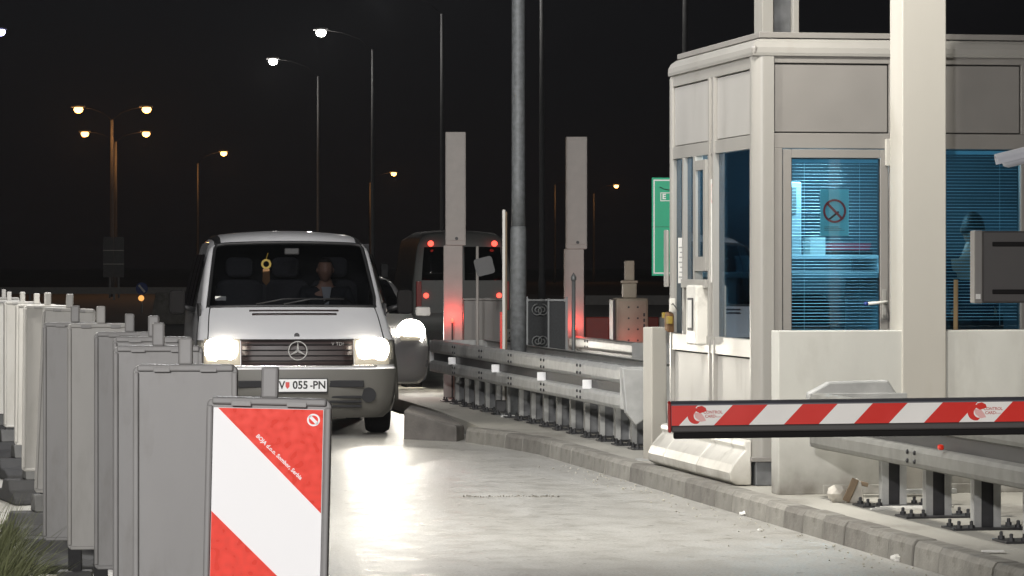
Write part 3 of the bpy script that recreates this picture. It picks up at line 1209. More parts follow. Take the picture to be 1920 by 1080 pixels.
def person(label, loc, rz, hip_z, hands, knees, feet, head_c, jm, lean=0.):
    """seated person, facing -Y locally; hands/knees/feet are left/right points"""
    J, E = {}, []

    def add(k, p, r_, par=None):
        J[k] = (Vector(p), r_)
        if par:
            E.append((par, k))
    add('pelvis', (0, .05, hip_z), (.155, .12))
    add('waist', (0, .05 - lean * .3, hip_z + .20), (.145, .105), 'pelvis')
    add('chest', (0, .04 - lean * .7, hip_z + .40), (.165, .115), 'waist')
    add('neck', (0, .03 - lean, hip_z + .545), (.062, .06), 'chest')
    add('skull', (head_c[0] * .7, head_c[1], head_c[2] - .04), (.055, .06), 'neck')
    for n_, sg in (('l', -1), ('r', 1)):
        sh_ = (sg * .205, .04 - lean * .85, hip_z + .47)
        hd = Vector(hands[n_])
        el = Vector((sg * .265, (sh_[1] + hd.y) / 2 + .03, min(sh_[2] - .26, (sh_[2] + hd.z) / 2 - .08)))
        add('sh' + n_, sh_, .062, 'chest')
        add('el' + n_, el, .045, 'sh' + n_)
        add('wr' + n_, hd, .030, 'el' + n_)
        d = (hd - el).normalized()
        add('pa' + n_, hd + d * .05, (.036, .02), 'wr' + n_)
        side = d.cross(Vector((0, 0, 1))).normalized()
        for q in range(4):
            o_ = side * ((q - 1.5) * .019)
            k1 = 'f%d%s' % (q, n_)
            ln = (.034, .040, .037, .028)[q]
            add(k1, hd + d * .085 + o_, .0085, 'pa' + n_)
            add(k1 + 'b', hd + d * (.085 + ln) + o_ + Vector((0, 0, -.012)), .0075, k1)
            add(k1 + 'c', hd + d * (.085 + ln * 1.5) + o_ + Vector((0, 0, -.036)), .0065, k1 + 'b')
        th = hd + d * .03 - side * sg * -.035
        add('t' + n_, th, .011, 'wr' + n_)
        add('t' + n_ + 'b', th + d * .035 + Vector((0, 0, -.012)), .009, 't' + n_)
        add('hp' + n_, (sg * .10, .02, hip_z - .02), .088, 'pelvis')
        add('kn' + n_, knees[n_], .062, 'hp' + n_)
        add('an' + n_, feet[n_], .042, 'kn' + n_)
        add('to' + n_, Vector(feet[n_]) + Vector((0, -.16, -.04)), (.042, .03), 'an' + n_)
    bm = skinned('person', J, E, 'pelvis', 'skin')
    head_into(bm, head_c)
    b = B(); b.bm.free(); b.bm = bm
    o = b.out('person', 'skin', None, smooth=True)
    o.location = loc
    o.rotation_euler = (0, 0, rz)
    tag(o, label, 'person')
    hair_cap(o, head_c, -1, 'hair')
    # clothes
    JJ = {k: (J[k][0], tuple(c * 1.22 for c in J[k][1]) if isinstance(J[k][1], tuple) else J[k][1] * 1.3) for k in
          ('pelvis', 'waist', 'chest', 'shl', 'ell', 'wrl', 'shr', 'elr', 'wrr')}
    JJ['collar'] = (J['neck'][0] - Vector((0, 0, .03)), .075)
    EE = [('pelvis', 'waist'), ('waist', 'chest'), ('chest', 'collar'), ('chest', 'shl'), ('shl', 'ell'), ('ell', 'wrl'), ('chest', 'shr'), ('shr', 'elr'), ('elr', 'wrr')]
    b = B(); b.bm.free(); b.bm = skinned('jacket', JJ, EE, 'pelvis', jm)
    b.out('jacket', jm, o, smooth=True)
    JJ = {k: (J[k][0], J[k][1] if isinstance(J[k][1], tuple) else J[k][1] * 1.22) for k in ('pelvis', 'hpl', 'knl', 'anl', 'hpr', 'knr', 'anr')}
    JJ['pelvis'] = (J['pelvis'][0] - Vector((0, 0, .02)), (.168, .135))
    b = B(); b.bm.free(); b.bm = skinned('trousers', JJ, [('pelvis', 'hpl'), ('hpl', 'knl'), ('knl', 'anl'), ('pelvis', 'hpr'), ('hpr', 'knr'), ('knr', 'anr')], 'pelvis', 'trousers')
    b.out('trousers', 'trousers', o, smooth=True)
    return o


drv = person('driver in a dark jacket and pale shirt behind the van windscreen', vloc(.36, 1.50, 0), R(7), .86,
             {'l': (-.17, -.36, 1.12), 'r': (.20, -.36, 1.12)}, {'l': (-.14, -.40, .80), 'r': (.16, -.40, .80)},
             {'l': (-.14, -.52, .62), 'r': (.16, -.52, .62)}, (-.01, -.03, 1.545), 'jacket')
b = B()
b.prism([(-.05, 1.385), (.05, 1.385), (.018, 1.20), (-.018, 1.20)], 'y', -.118, -.105, Matrix.Translation((.0, .03, 0)))
b.out('shirt_front', 'shirt', drv, bevel=.004)

# ------------------------------------------------------------------ white car behind the van
CX, CY = (672 - 960) * 41.0 / FPX, 41.0
car = thing('parked_car', 'white car with a glaring headlight behind the van', 'car', (CX, CY, 0), R(9))
car.scale = (1.04, 1.04, 1.05)
car_prof = [
    (.12, .18, .74, .18, 0), (.03, .25, .80, .20, 0), (.0, .40, .83, .22, 0), (.02, .52, .84, .22, 0), (.05, .60, .84, .22, 0),
    (.10, .70, .83, .22, 0), (.30, .78, .82, .2, .01), (.70, .88, .80, .14, .02), (1.0, .93, .78, .10, .02),
    (1.3, 1.13, .70, .10, .02), (1.6, 1.30, .64, .10, .03), (1.75, 1.365, .60, .08, .04), (2.1, 1.41, .58, .02, .06), (3.0, 1.41, .58, 0, .06),
    (3.5, 1.30, .60, 0, .05), (3.9, 1.0, .74, 0, .02), (4.1, .9, .78, 0, .02), (4.15, .4, .78, 0, 0)]
car_side = [(1.45, .58), (1.3, .64), (.95, .80), (.7, .845), (.4, .84), (.2, .80)]
CS = Shell(car_prof, car_side, .22, None)
build_body(CS, car, 'car_white_dim', 'car_white_dim', [], 4)
patch(CS, 'windscreen', 'g_dark', car, -.88, .88, 8.15, 10.9, .006, 10, 5, .005)
patch(CS, 'grille', 'grille', car, -.45, .45, 3.1, 4.8, .01, 8, 3, .01)
for sg in (-1, 1):
    us = sorted((sg * .60, sg * .93))
    hl = patch(CS, 'headlight', 'lens_lit' if sg > 0 else 'white_metal', car, us[0], us[1], 4.7, 6.0, .015, 6, 3, .02)
    if sg > 0:
        b = B()
        b.prism([(.165 * math.cos(2 * PI * q / 28), .15 * math.sin(2 * PI * q / 28)) for q in range(28)], 'y', -.03, .01, Matrix.Translation(CS.at(.76, 5.5, .02) + Vector((0, -.03, 0))))
        b.out('reflector', 'head_far', hl)
    wheel(car, sg * .72, .85, .30, .19, sg)
    wheel(car, sg * .72, 3.35, .30, .19, sg)
    b = B(); b.prism(rounded(.18, .11, .03, 3, .93), 'y', 1.2, 1.27, Matrix.Translation((sg * .90, 0, 0)))
    b.out('wing_mirror', 'car_white_dim', car, bevel=.012)
cm = Matrix.Translation((CX, CY, 0)) @ Matrix.Rotation(R(9), 4, 'Z')
lamp('headlight_beam', cm @ Vector((.64, .0, .80)), 170, (1, .94, .84), .06, 'SPOT', cm @ Vector((1.9, -12, .1)), 60, .6)

# ------------------------------------------------------------------ big van seen from behind
FX, FY = (868 - 960) * 66.0 / FPX, 66.0
fv = thing('passenger_van', 'tall grey van driving away with red lamps lit high and low', 'van', (FX, FY, 0), R(7))
fprof = [(.06, .35, .92, .02, 0), (.0, .45, .94, .04, 0), (.0, .62, .94, .05, 0), (.04, .70, .94, .05, 0), (.05, 1.2, .94, .05, 0), (.07, 1.6, .91, .06, 0.), (.12, 2.0, .86, .06, .03), (.2, 2.2, .80, .05, .10), (.45, 2.27, .78, .0, .16), (3, 2.3, .78, 0, .16), (4.4, 2.2, .78, 0, .1), (5.0, 1.4, .85, 0, 0), (5.5, 1.1, .85, 0, 0), (5.6, .4, .85, 0, 0)]
fside = [(2.3, .76), (2.0, .85), (1.3, .95), (.9, .97), (.4, .96)]
FS = Shell(fprof, fside, .35, None)
build_body(FS, fv, 'far_van', 'far_van', [], 3)
patch(FS, 'rear_window', 'g_dark', fv, -.84, -.04, 4.3, 5.9, .008, 4, 4, .006)
patch(FS, 'rear_window', 'g_dark', fv, .04, .84, 4.3, 5.9, .008, 4, 4, .006)
for sg in (-1, 1):
    for (z, hh, mt_, dx) in ((2.02, .055, 'tail', .61), (1.03, .05, 'tail', .70)):
        b = B(); b.disc(hh, -.03, .03, 16, Matrix.Translation((sg * dx, .06, z)))
        b.out('tail_light', mt_, fv)
    b = B(); b.box(sg * .84 - .05, sg * .84 + .05, .02, .08, .75, 1.3)
    b.out('lamp_cluster', 'tail_off', fv, bevel=.01)
    wheel(fv, sg * .80, 1.2, .34, .2, sg)
    wheel(fv, sg * .80, 4.5, .34, .2, sg)
    b = B(); b.prism(rounded(.16, .3, .04, 3, 1.35), 'y', 4.6, 4.7, Matrix.Translation((sg * 1.10, 0, 0)))
    b.out('wing_mirror', 'black', fv, bevel=.02)
b = B(); b.box(-.26, .26, -.02, .0, .72, .83)
b.out('number_plate', 'plate_white', fv)

# ------------------------------------------------------------------ toll booth
BO = Vector((1.595, 22.9, .13))
booth = thing('toll_booth', 'pale aluminium toll booth with blue tinted windows and rounded roof edge', 'toll booth', BO, RA)
BW, BL = 2.75, 2.58


def bx(x0, x1, y0, y1, z0, z1):
    b = B(); b.box(x0, x1, y0, y1, z0, z1)
    return b


bx(.02, BW - .02, .02, BL - .02, 0, .16).out('plinth', 'galv_dark', booth, bevel=.006)
bx(-.012, BW, -.012, BL, .16, .19).out('sill', 'alu', booth, bevel=.004)
# corner columns: two flats and a quarter round
cp = [(.14, .0)] + [(.075 - .075 * math.sin(R(a)), .075 - .075 * math.cos(R(a))) for a in range(0, 91, 10)] + [(.0, .105), (.10, .105), (.10, .09), (.14, .09)]
b = B(); b.prism(cp, 'z', .19, 2.845)
b.out('corner_post', 'alu_side', booth)
bx(0, .09, BL - .075, BL, .19, 2.845).out('corner_post', 'alu_side', booth, bevel=.02)
bx(BW - .1, BW, 0, .1, .19, 2.845).out('corner_post', 'alu_side', booth, bevel=.02)
bx(BW - .1, BW, BL - .1, BL, .19, 2.845).out('corner_post', 'alu_side', booth, bevel=.02)
# back wall, right wall, floor, ceiling
bx(.091, BW - .101, BL - .06, BL - .02, .19, 2.845).out('back_wall', 'int_wall', booth)
bx(BW - .06, BW - .02, .101, BL - .101, .19, 2.845).out('side_wall', 'int_wall', booth)
bx(.06, BW - .06, .06, BL - .061, .165, .21).out('floor', 'dark_int', booth)
bx(.062, BW - .062, .062, BL - .062, 2.50, 2.54).out('ceiling', 'int_wall', booth)
# roof with rounded edge
prof = [(.06, 0)]
rp = [(-.004, .0), (-.008, .02), (-.004, .055), (.014, .09), (.045, .112), (.09, .12)]
b = B()
rings = []
for (o_, z) in rp:
    rings.append([b.bm.verts.new(p) for p in ((o_, o_, 2.846 + z), (BW - o_, o_, 2.846 + z), (BW - o_, BL - o_, 2.846 + z), (o_, BL - o_, 2.846 + z))])
for i in range(len(rings) - 1):
    for k in range(4):
        b.bm.faces.new((rings[i][k], rings[i][(k + 1) % 4], rings[i + 1][(k + 1) % 4], rings[i + 1][k]))
b.bm.faces.new(rings[0][::-1]); b.bm.faces.new(rings[-1])
b.out('roof', 'alu_side', booth)
bx(.05, BW - .05, .05, BL - .05, 2.967, 3.005).out('roof_cap', 'alu', booth, bevel=.004)
bx(-.012, .03, -.012, .03, 2.85, 2.915).out('roof_corner', 'alu', booth, bevel=.02)

# ---- front face (y = 0 .. .06)
def ff(name, x0, x1, z0, z1, m_, y0=.012, y1=.06, bev=.003):
    return bx(x0, x1, y0, y1, z0, z1).out(name, m_, booth, bevel=bev)


ff('top_rail', .14, BW - .1, 2.80, 2.845, 'alu')
ff('transom', .14, BW - .1, 2.235, 2.335, 'alu')
for x0, x1 in ((.14, .93), (1.10, 1.845), (2.0, BW - .1)):
    ff('seam_backing', x0, x1, 2.335, 2.80, 'seam', .045, .058, 0)
    ff('upper_panel', x0 + .009, x1 - .009, 2.344, 2.791, 'alu_panel', .024, .044)
for x0, x1 in ((.93, 1.10), (1.845, 2.0)):
    ff('mullion', x0, x1, .19, 2.235, 'alu', .012, .07)
    ff('mullion', x0, x1, 2.335, 2.80, 'alu', .012, .07)
# door
ff('jamb', .14, .20, .19, 2.235, 'alu', .012, .06)
door = ff('door', .207, .263, .20, 2.228, 'alu', .016, .058)
bx(.872, .925, .016, .058, .20, 2.228).out('stile', 'alu', door, bevel=.003)
bx(.2635, .8715, .016, .058, 2.172, 2.228).out('top_rail', 'alu', door, bevel=.003)
bx(.2635, .8715, .016, .058, .20, .75).out('kick_panel', 'alu_panel', door, bevel=.003)
bx(.2635, .8715, .040, .046, .751, 2.171).out('pane', 'g_door', door)
for (a_, c_, d_, e_) in ((.2636, .269, .752, 2.17), (.866, .8714, .752, 2.17), (.2695, .8655, 2.1655, 2.1705)):
    bx(a_, c_, .033, .0395, d_, e_).out('gasket', 'rubber', door)
b = B()
b.box(.884, .912, .008, .0155, 1.10, 1.30)
b.out('lock_plate', 'alu_side', door, bevel=.003)
b = B()
b.tube([(.898, .010, 1.215), (.898, -.045, 1.215), (.86, -.05, 1.213), (.77, -.05, 1.205)], [.011, .011, .010, .011], 8)
b.out('handle', 'white_metal', door, smooth=True)
b = B(); b.tube([(.765, -.05, 1.205), (.742, -.05, 1.203)], .0118, 8)
b.out('handle_tip', 'blue', door, smooth=True)
# second window
ff('lower_panel', 1.10, 1.845, .19, .98, 'alu_panel')
ff('window_sill', 1.10, 1.845, .98, 1.03, 'alu')
bx(1.101, 1.844, .040, .046, 1.031, 2.234).out('window', 'g_door', booth)
ff('lower_panel', 2.0, BW - .1, .19, .98, 'alu_panel')
bx(2.001, BW - .101, .040, .046, .981, 2.234).out('window', 'g_door', booth)


def blind(x0, x1, z0, z1, y, tilt, gap=.0215):
    b = B()
    n_ = int((z1 - z0) / gap)
    for k in range(n_):
        z = z1 - k * gap
        tl = tilt + random.uniform(-.05, .05)
        m_ = Matrix.Translation((0, y, z)) @ Matrix.Rotation(tl, 4, 'X')
        b.box(x0, x1, -.0115, .0115, -.0005, .0005, m_)
    o = b.out('blind_slats', 'slat', booth)
    o['kind'] = 'stuff'
    bx(x0, x1, y - .014, y + .014, z1 + .012, z1 + .035).out('blind_rail', 'slat', booth)
    for xx in (x0 + .1, x1 - .12):
        b = B(); b.tube([(xx, y, z0), (xx, y, z1 + .01)], .0012, 4)
        b.out('blind_cord', 'slat', booth)


blind(.268, .868, .80, 2.13, .085, .12)
blind(1.105, 1.84, 1.06, 2.19, .085, .12)

# poster inside the door glass
ps = thing('no_smoking_poster', 'faded no smoking poster behind the door window', 'poster', BO + Matrix.Rotation(RA, 3, 'Z') @ Vector((.565, .0475, 0)), RA)
b = B(); b.box(-.098, .098, 0, .002, 1.655, 1.965)
b.out('sheet', 'poster', ps)
mm = Matrix.Translation((0, -.003, 1.82))
b = B(); b.ring(.065, .079, -.001, .001, 36, mm); b.box(-.068, .068, -.001, .001, -.008, .008, mm @ Matrix.Rotation(R(45), 4, 'Y'))
b.out('prohibition_ring', 'poster_red', ps)
b = B(); b.box(-.042, .042, -.0008, .0008, -.0065, .0065, Matrix.Translation((-.004, -.0015, 1.79)) @ Matrix.Rotation(R(-38), 4, 'Y'))
b.out('cigarette', 'ink', ps)
for k in range(3):
    b = B(); b.box(-.07, .07 - .02 * k, -.002, -.0008, 1.69 + k * .011, 1.694 + k * .011)
    b.out('printed_line', 'print_grey', ps)

# ---- lane face (x = 0), along y
def lf(name, y0, y1, z0, z1, m_, x0=.012, x1=.06, bev=.003, par=None):
    return bx(x0, x1, y0, y1, z0, z1).out(name, m_, par or booth, bevel=bev)


YA, YB = .105, BL - .076
lf('top_rail', YA, YB, 2.765, 2.845, 'alu_side')
lf('transom', YA, YB, 2.235, 2.325, 'alu_side', .010)
lf('sill_rail', YA, YB, .845, .965, 'alu_side', .006)
lf('mullion', 1.155, 1.20, .19, 2.765, 'alu_side', .0)
lf('mullion', 1.29, 1.335, .19, 2.765, 'alu_side', .0)
lf('mullion_channel', 1.2005, 1.2895, .19, 2.765, 'alu', .018, .05)
for y0, y1 in ((YA, 1.155), (1.335, YB)):
    lf('seam_backing', y0, y1, 2.325, 2.765, 'seam', .05, .059, 0)
    lf('upper_panel', y0 + .008, y1 - .008, 2.333, 2.757, 'lane_panel_lit', .026, .049)
    lf('seam_backing', y0, y1, .19, .845, 'seam', .05, .059, 0)
    lf('lower_panel', y0 + .012, y1 - .012, .20, .834, 'lower_alu_lit', .026, .049)
bx(.040, .046, YA + .001, 1.154, .966, 2.234).out('window', 'g_side', booth)
# sliding service window
sl = lf('sliding_window', 1.36, 1.43, 1.42, 2.20, 'alu_side', -.012, .03)
lf('stile', 1.66, 1.74, 1.42, 2.20, 'alu_side', -.012, .03, par=sl)
lf('rail', 1.431, 1.659, 2.13, 2.20, 'alu_side', -.012, .03, par=sl)
lf('rail', 1.431, 1.659, 1.42, 1.52, 'alu_side', -.012, .03, par=sl)
bx(.006, .012, 1.431, 1.659, 1.521, 2.129).out('pane', 'g_side', sl)
lf('window_frame', 1.74, 1.80, 1.0, 2.234, 'alu_side', .0, .06)
lf('window_frame', 2.10, 2.15, .966, 2.234, 'alu_side', .0, .06)
bx(.030, .036, 1.801, 2.099, 1.36, 2.234).out('window', 'g_side', booth)
lf('ledge', 1.336, 2.10, 1.30, 1.36, 'alu_side', -.02, .06)
lf('service_panel', 1.336, 2.10, .966, 1.299, 'alu_panel', .03, .05)
bx(.040, .046, 2.151, YB, .966, 2.234).out('window', 'g_side', booth)
# payment reader on the lane side
rd = thing('payment_reader', 'white ticket and card reader mounted under the booth service window', 'card reader', BO + Matrix.Rotation(RA, 3, 'Z') @ Vector((-.022, 1.55, 0)), RA)
b = B(); b.box(-.05, .05, -.15, .15, .90, 1.32)
b.out('housing', 'white_metal', rd, bevel=.015)
b = B(); b.box(-.056, -.0505, -.085, .085, 1.0, 1.23)
b.out('bezel', 'steel_dark', rd, bevel=.003)
b = B(); b.box(-.060, -.0565, -.06, .06, 1.02, 1.215)
b.out('card', 'paper', rd, bevel=.003)
# sticker strip on the mullion
for nm, z0, z1, m_ in (('sticker', 2.04 - .18, 2.04, 'paper'), ('sticker', 1.73, 1.84, 'print_red'), ('sticker', 1.62, 1.71, 'print_green'), ('sticker', 1.53, 1.60, 'print_yellow'), ('sticker', 1.38, 1.52, 'print_blue')):
    bx(.0135, .0175, 1.21, 1.28, z0, z1).out(nm, m_, booth)
bx(.0115, .0133, 1.205, 1.285, 1.34, 2.06).out('sticker_strip', 'paper', booth)
b = B(); b.ring(.022, .03, -.001, .001, 18, Matrix.Translation((.0125, 1.245, 1.96)) @ Matrix.Rotation(R(90), 4, 'Z') @ Matrix.Diagonal((1, 1, 2.4, 1)))
b.out('sticker_ring', 'print_red', booth)
# paper notice on the far lane window
nt = thing('paper_notice', 'white printed notice taped to the far lane-side window of the booth', 'notice', BO + Matrix.Rotation(RA, 3, 'Z') @ Vector((.036, 2.30, 0)), RA)
b = B(); b.box(-.002, .001, -.13, .13, 1.33, 1.66)
b.out('sheet', 'paper', nt)
for k in range(7):
    b = B(); b.box(-.004, -.0022, -.10, .10 - .02 * (k % 3), 1.37 + k * .036, 1.378 + k * .036)
    b.out('printed_line', 'print_grey', nt)
# small bell / bracket with yellow tape
BRS = .62
br = thing('taped_bracket', 'brown bracket wrapped in yellow tape on the booth corner by the grey post', 'bracket', BO + Matrix.Rotation(RA, 3, 'Z') @ Vector((-.05, 2.32, 1.06)), RA)
b = B(); b.prism([(-.10, -.14), (.08, -.12), (.10, .05), (.04, .10), (-.08, .08)], 'x', -.05, .03)
b.out('holder', 'brown', br, bevel=.015)
b = B(); b.box(-.06, -.02, .09, .19, .02, .09)
b.out('tape', 'yellow', br, bevel=.01)
b = B(); b.box(-.065, -.01, -.20, -.06, -.04, .05)
b.out('tape', 'yellow', br, bevel=.01)
b = B(); b.tube([(-.01, .0, .08), (-.02, -.08, .16), (-.01, -.20, .2), (.0, -.42, .12)], .006, 6)
b.out('cable', 'steel_dark', br, smooth=True)
b = B(); b.box(-.03, .03, -.16, -.08, .10, .26)
b.out('switch_box', 'white_metal', br, bevel=.008)
br.scale = (BRS, BRS, BRS)
# impact guard along the foot of the lane face
for y0, y1 in ((.05, 1.03), (1.036, 2.1), (2.106, BL + .05)):
    b = B()
    b.prism([(-.001, .30), (-.045, .295), (-.055, .262), (-.04, .235), (-.075, .20), (-.125, .14), (-.150, .085), (-.145, .03), (-.10, .004), (-.001, .004)], 'y', y0, y1)
    b.out('impact_guard', 'white_metal', booth, bevel=.008)
# door light-coloured hinge bracket by the column
bx(.90, .955, -.02, .0115, 2.12, 2.30).out('hinge_cover', 'column', booth, bevel=.004)
# side strip at the far corner
bx(-.02, .0, BL - .01, BL + .10, 1.30, 1.72).out('side_box', 'alu_side', booth, bevel=.01)


# ---- booth inside
def bl(x, y, z=0.):
    return BO + Matrix.Rotation(RA, 3, 'Z') @ Vector((x, y, z))


desk = thing('office_desk', 'pale desk with shelf inside the toll booth', 'desk', bl(0, 0), RA)
for (x0, x1, y0, y1, z0, z1, n_) in ((.10, 1.35, 1.3, 2.3, 1.37, 1.41, 'worktop'), (.40, 1.32, 1.5, 2.2, 1.505, 1.53, 'shelf'), (.12, .20, 1.32, 2.28, .21, 1.369, 'leg'), (1.25, 1.33, 1.32, 2.28, .21, 1.369, 'leg'), (.41, .44, 1.5, 2.2, 1.411, 1.504, 'support'), (1.28, 1.31, 1.5, 2.2, 1.411, 1.504, 'support')):
    bx(x0, x1, y0, y1, z0, z1).out(n_, 'desk', desk, bevel=.004)
fo = thing('folder_stack', 'red and dark folders lying on the shelf inside the booth', 'folders', bl(1.12, 1.6, 1.531), RA)
bx(-.16, .14, -.02, .2, 0, .035).out('folder', 'office_black', fo)
bx(-.16, .12, -.02, .2, .036, .062).out('folder', 'folder_red', fo)
bx(-.15, .13, -.02, .2, .063, .085).out('folder', 'folder_red', fo)
pp = thing('paper_tray', 'white paper stack standing on the shelf beside the folders', 'papers', bl(.84, 1.6, 1.531), RA)
bx(-.03, .08, 0, .2, 0, .13).out('paper_stack', 'paper', pp)
mo = thing('desk_monitor', 'pale computer cabinet on the desk inside the booth', 'monitor', bl(.63, 1.52, 1.531), RA)
bx(-.16, .10, .02, .35, .0, .52).out('cabinet', 'desk', mo, bevel=.01)
bx(-.12, .06, .012, .0195, .30, .48).out('vent', 'print_grey', mo)
oc = thing('office_chair', 'black office chair with lime tag inside the booth door', 'chair', bl(.44, .62), RA)
b = B(); b.prism(rounded(.52, .55, .10, 4, .72), 'y', .0, .10)
b.out('backrest', 'office_black', oc, bevel=.03)
bx(-.25, .25, .10, .58, .62, .71).out('seat', 'office_black', oc, bevel=.03)
b = B(); b.tube([(0, .3, .12), (0, .3, .62)], .03, 8)
for k in range(5):
    a = k * 2 * PI / 5
    b.tube([(0, .3, .12), (.27 * math.cos(a), .3 + .27 * math.sin(a), .10)], .02, 6)
b.out('base', 'steel_dark', oc)
bx(-.20, -.12, -.01, .09, 1.271, 1.31).out('lime_tag', 'lime', oc, bevel=.008)
hp = person('toll clerk in a dark navy jacket seated with their back to the booth window', bl(1.70, .60) + Vector((0, 0, .24)), RA + R(165), .77,
            {'l': (-.26, -.36, 1.06), 'r': (.26, -.36, 1.06)}, {'l': (-.14, -.42, .74), 'r': (.14, -.42, .74)},
            {'l': (-.15, -.42, .28), 'r': (.15, -.42, .28)}, (.0, -.10, 1.46), 'jacket_blue', .10)
st = thing('desk_stool', 'dark stool under the toll clerk in the booth', 'stool', bl(1.72, .70), RA)
bx(-.22, .22, -.2, .2, .92, 1.02).out('seat', 'office_black', st, bevel=.03)
b = B(); b.tube([(0, 0, .09), (0, 0, .92)], .03, 8); b.lathe([(.22, .085), (.22, .10), (.05, .13)], 16)
b.out('base', 'steel_dark', st)
tb = thing('fluorescent_fitting', 'lit fluorescent tube under the booth ceiling', 'ceiling lamp', bl(.85, 1.6, 2.455), RA)
bx(-.6, .6, -.06, .06, .012, .045).out('housing', 'desk', tb)
b = B(); b.tube([(-.55, 0, 0), (.55, 0, 0)], .014, 8)
b.out('tube', 'tube', tb)
lamp('booth_ceiling_light', bl(.8, 1.35, 2.35), 62, (.80, .95, 1.0), .18)

# ------------------------------------------------------------------ cream column in front of the booth
col = thing('canopy_column', 'square cream column standing between the booth door and its right window', 'column', at(1721, 500, 22.2) * Vector((1, 1, 0)) if False else Vector(((1721 - 960) * 22.35 / FPX, 22.35, .128)), RA)
bx(-.145, .145, -.145, .145, 0, 7.0).out('shaft', 'column', col, bevel=.006)
bx(-.20, .20, -.20, .20, 0, .03).out('base_plate', 'galv', col, bevel=.003)
# steel canopy column behind the booth
sc_ = thing('steel_column', 'cream steel H section column rising behind the booth roof', 'column', Vector(((1456 - 960) * 28.6 / FPX, 28.6, .128)), RA)
bx(-.155, -.062, -.14, .14, 0, 8).out('flange', 'column', sc_, bevel=.004)
bx(.105, .155, -.14, .14, 0, 8).out('flange', 'column', sc_, bevel=.004)
bx(-.0615, .1045, -.06, -.02, 0, 8).out('web', 'galv_dark', sc_)

# ------------------------------------------------------------------ low pale wall in front of the booth door
wt, ww = 22.40, .235
wl_ = thing('low_wall', 'low pale painted wall in front of the booth door', 'wall', RD(wt, ww, .128), RA)
bx(.0, 4.2, -.05, .14, 0, 1.043).out('wall_panel', 'wall', wl_, bevel=.006)
bx(.29, 4.2, -.062, -.0505, 0, .06).out('skirting', 'wall', wl_, bevel=.004)
# broom handle
bh = thing('broom', 'wooden broom stick leaning behind the low wall', 'broom', Vector(((1789 - 960) * 22.62 / FPX, 22.62, .13)), RA)
b = B(); b.tube([(0, -.02, .12), (.012, .0, 1.365)], .0145, 10)
b.out('stick', 'wood', bh, smooth=True)
b = B(); b.prism([(-.16, 0), (.16, 0), (.10, .12), (-.10, .12)], 'y', -.05, .03)
b.out('bristles', 'brown', bh)

# ------------------------------------------------------------------ grey protection post by the booth corner
gp_ = thing('protection_post', 'square grey post standing between the guard rail and the booth', 'bollard', Vector(((1228 - 960) * 26 / FPX, 26.0, .128)), RA + R(22))
bx(-.07, .07, -.06, .06, 0, 1.0).out('post', 'column', gp_, bevel=.01)
bx(-.11, .11, -.10, .10, 0, .012).out('base_plate', 'galv', gp_)

# ------------------------------------------------------------------ guard rails
def beam_profile(h, z):
    """beam section: (outward, z); face toward -x"""
    return [(0.03, z), (-.002, z + .012), (-.012, z + .035), (-.012, z + h - .035), (-.002, z + h - .012), (.03, z + h), (.045, z + h), (.045, z + h - .006), (.034, z + h - .006), (.002, z + h - .02), (.002, z + .02), (.034, z + .006), (.045, z + .006), (.045, z)]


